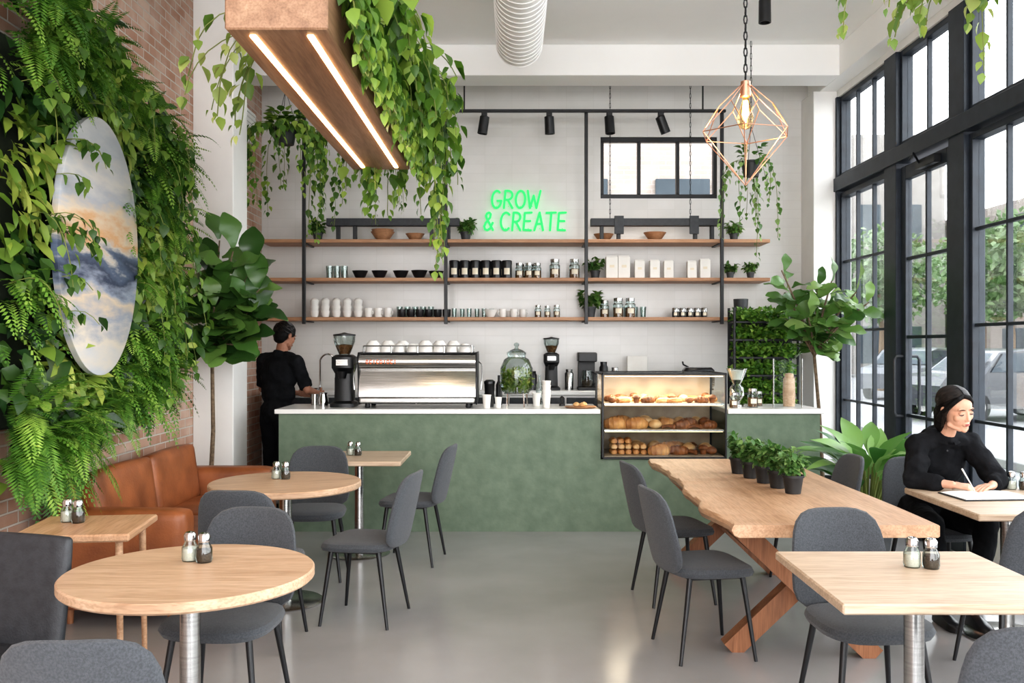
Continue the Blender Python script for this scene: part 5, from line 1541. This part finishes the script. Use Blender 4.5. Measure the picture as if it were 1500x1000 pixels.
bj = dict(pelvis=bl_(0, 0, .96), chest=bl_(0, .03, 1.32), neck=bl_(0, .055, 1.5), headbase=bl_(0, .08, 1.6),
          shR=bl_(.21, .04, 1.44), elR=bl_(.31, .08, 1.17), wrR=bl_(.27, .31, 1.12), shL=bl_(-.21, .04, 1.44), elL=bl_(-.28, .1, 1.17), wrL=bl_(-.02, .32, 1.12),
          hipR=bl_(.09, 0, .92), hipL=bl_(-.09, 0, .92), knR=bl_(.1, .01, .5), knL=bl_(-.1, .02, .5), anR=bl_(.1, -.03, .09), anL=bl_(-.1, -.02, .09))
person('standing barista in a black shirt and trousers working at the counter', tuple(B0), bj, hm2, m_skin2, 'short', byw,
       {'R': (bd_(-.3, 1, -.1), bd_(-1, -.3, 0), (0, 0, 1), .55), 'L': (bd_(.3, 1, -.1), bd_(1, -.3, 0), (0, 0, 1), .55)}, bd_(0, 1, 0), bhair, .01, False, bstr)
jl = bl_(.125, .4, 1.06)
simple('milk_jug', 'steel milk jug held in the barista\'s hands', 'jug', [(.002, 0), (.042, 0), (.045, .05), (.032, .09), (.036, .11), (.032, .11), (.002, .02)], m_chrome, jl)

# ------------------------------------------------------------------ lights
def area(name, loc, rot, sx, sy, power, col, spread=pi):
    l = bpy.data.lights.new(name, 'AREA'); l.shape = 'RECTANGLE'; l.size = sx; l.size_y = sy; l.energy = power; l.color = col; l.spread = spread
    o = bpy.data.objects.new(name, l); COL.objects.link(o); o.location = loc; o.rotation_euler = rot; return o
def point(name, loc, power, col, r=.05):
    l = bpy.data.lights.new(name, 'POINT'); l.energy = power; l.color = col; l.shadow_soft_size = r
    o = bpy.data.objects.new(name, l); COL.objects.link(o); o.location = loc; return o
p = area('sky_portal', (XR + .35, 4.2, 2.1), (0, pi / 2, 0), 4.3, 12, 1, (1, 1, 1)); p.data.cycles.is_portal = True
p = area('sky_portal', (.3, -2.6, 2.3), (pi / 2, 0, 0), 6.4, 4.6, 1, (1, 1, 1)); p.data.cycles.is_portal = True
point('pendant_glow', (1.158, 4.57, 2.70), 5, (1, .78, .5), .02)
area('beam_glow', (-.84, 4.6, 2.715), (0, 0, 0), .2, 2.3, 8, (1, .84, .64))
area('neon_glow', (.1, YB - .15, 3.07), (pi / 2, 0, 0), .78, .36, .09, (.0, 1, .25))
area('case_glow', (1.3, 8.1, 1.31), (0, 0, 0), .9, .3, 9, (1, .84, .62))
for x, e_ in ((1.02, 22), (1.56, 22)):
    l = bpy.data.lights.new('track_spot', 'SPOT'); l.energy = e_; l.color = (1, .92, .8); l.spot_size = 1.0; l.spot_blend = .8; l.shadow_soft_size = .04
    o = bpy.data.objects.new('track_spot', l); COL.objects.link(o); o.location = (x, 9.6, 3.78); o.rotation_euler = (radians(12), 0, 0)

w = bpy.data.worlds.new('sky'); scene.world = w; w.use_nodes = True
nt = w.node_tree; bg = nt.nodes['Background']
tc = nt.nodes.new('ShaderNodeTexCoord'); sp = nt.nodes.new('ShaderNodeSeparateXYZ'); nt.links.new(tc.outputs['Generated'], sp.inputs[0])
cr = ramp(nt, [(0, (218, 215, 216)), (.5, (250, 249, 250)), (1, (241, 244, 252))])
mr = nt.nodes.new('ShaderNodeMapRange'); mr.inputs[1].default_value = -1; nt.links.new(sp.outputs[2], mr.inputs[0]); nt.links.new(mr.outputs[0], cr.inputs[0])
nt.links.new(cr.outputs[0], bg.inputs[0]); bg.inputs[1].default_value = 5.4

# ------------------------------------------------------------------ camera
cam = bpy.data.cameras.new('camera'); co = bpy.data.objects.new('camera', cam); COL.objects.link(co)
co.location = (0, 0, 1.6); co.rotation_euler = (pi / 2, 0, 0)
cam.sensor_width = 36; cam.lens = 36 * 1350 / 1500; cam.shift_y = 5 / 1500; cam.clip_end = 300
scene.camera = co
scene.view_settings.view_transform = 'Standard'
try:
    scene.view_settings.look = 'Medium High Contrast'
except Exception:
    scene.view_settings.look = 'None'
scene.view_settings.exposure = .40
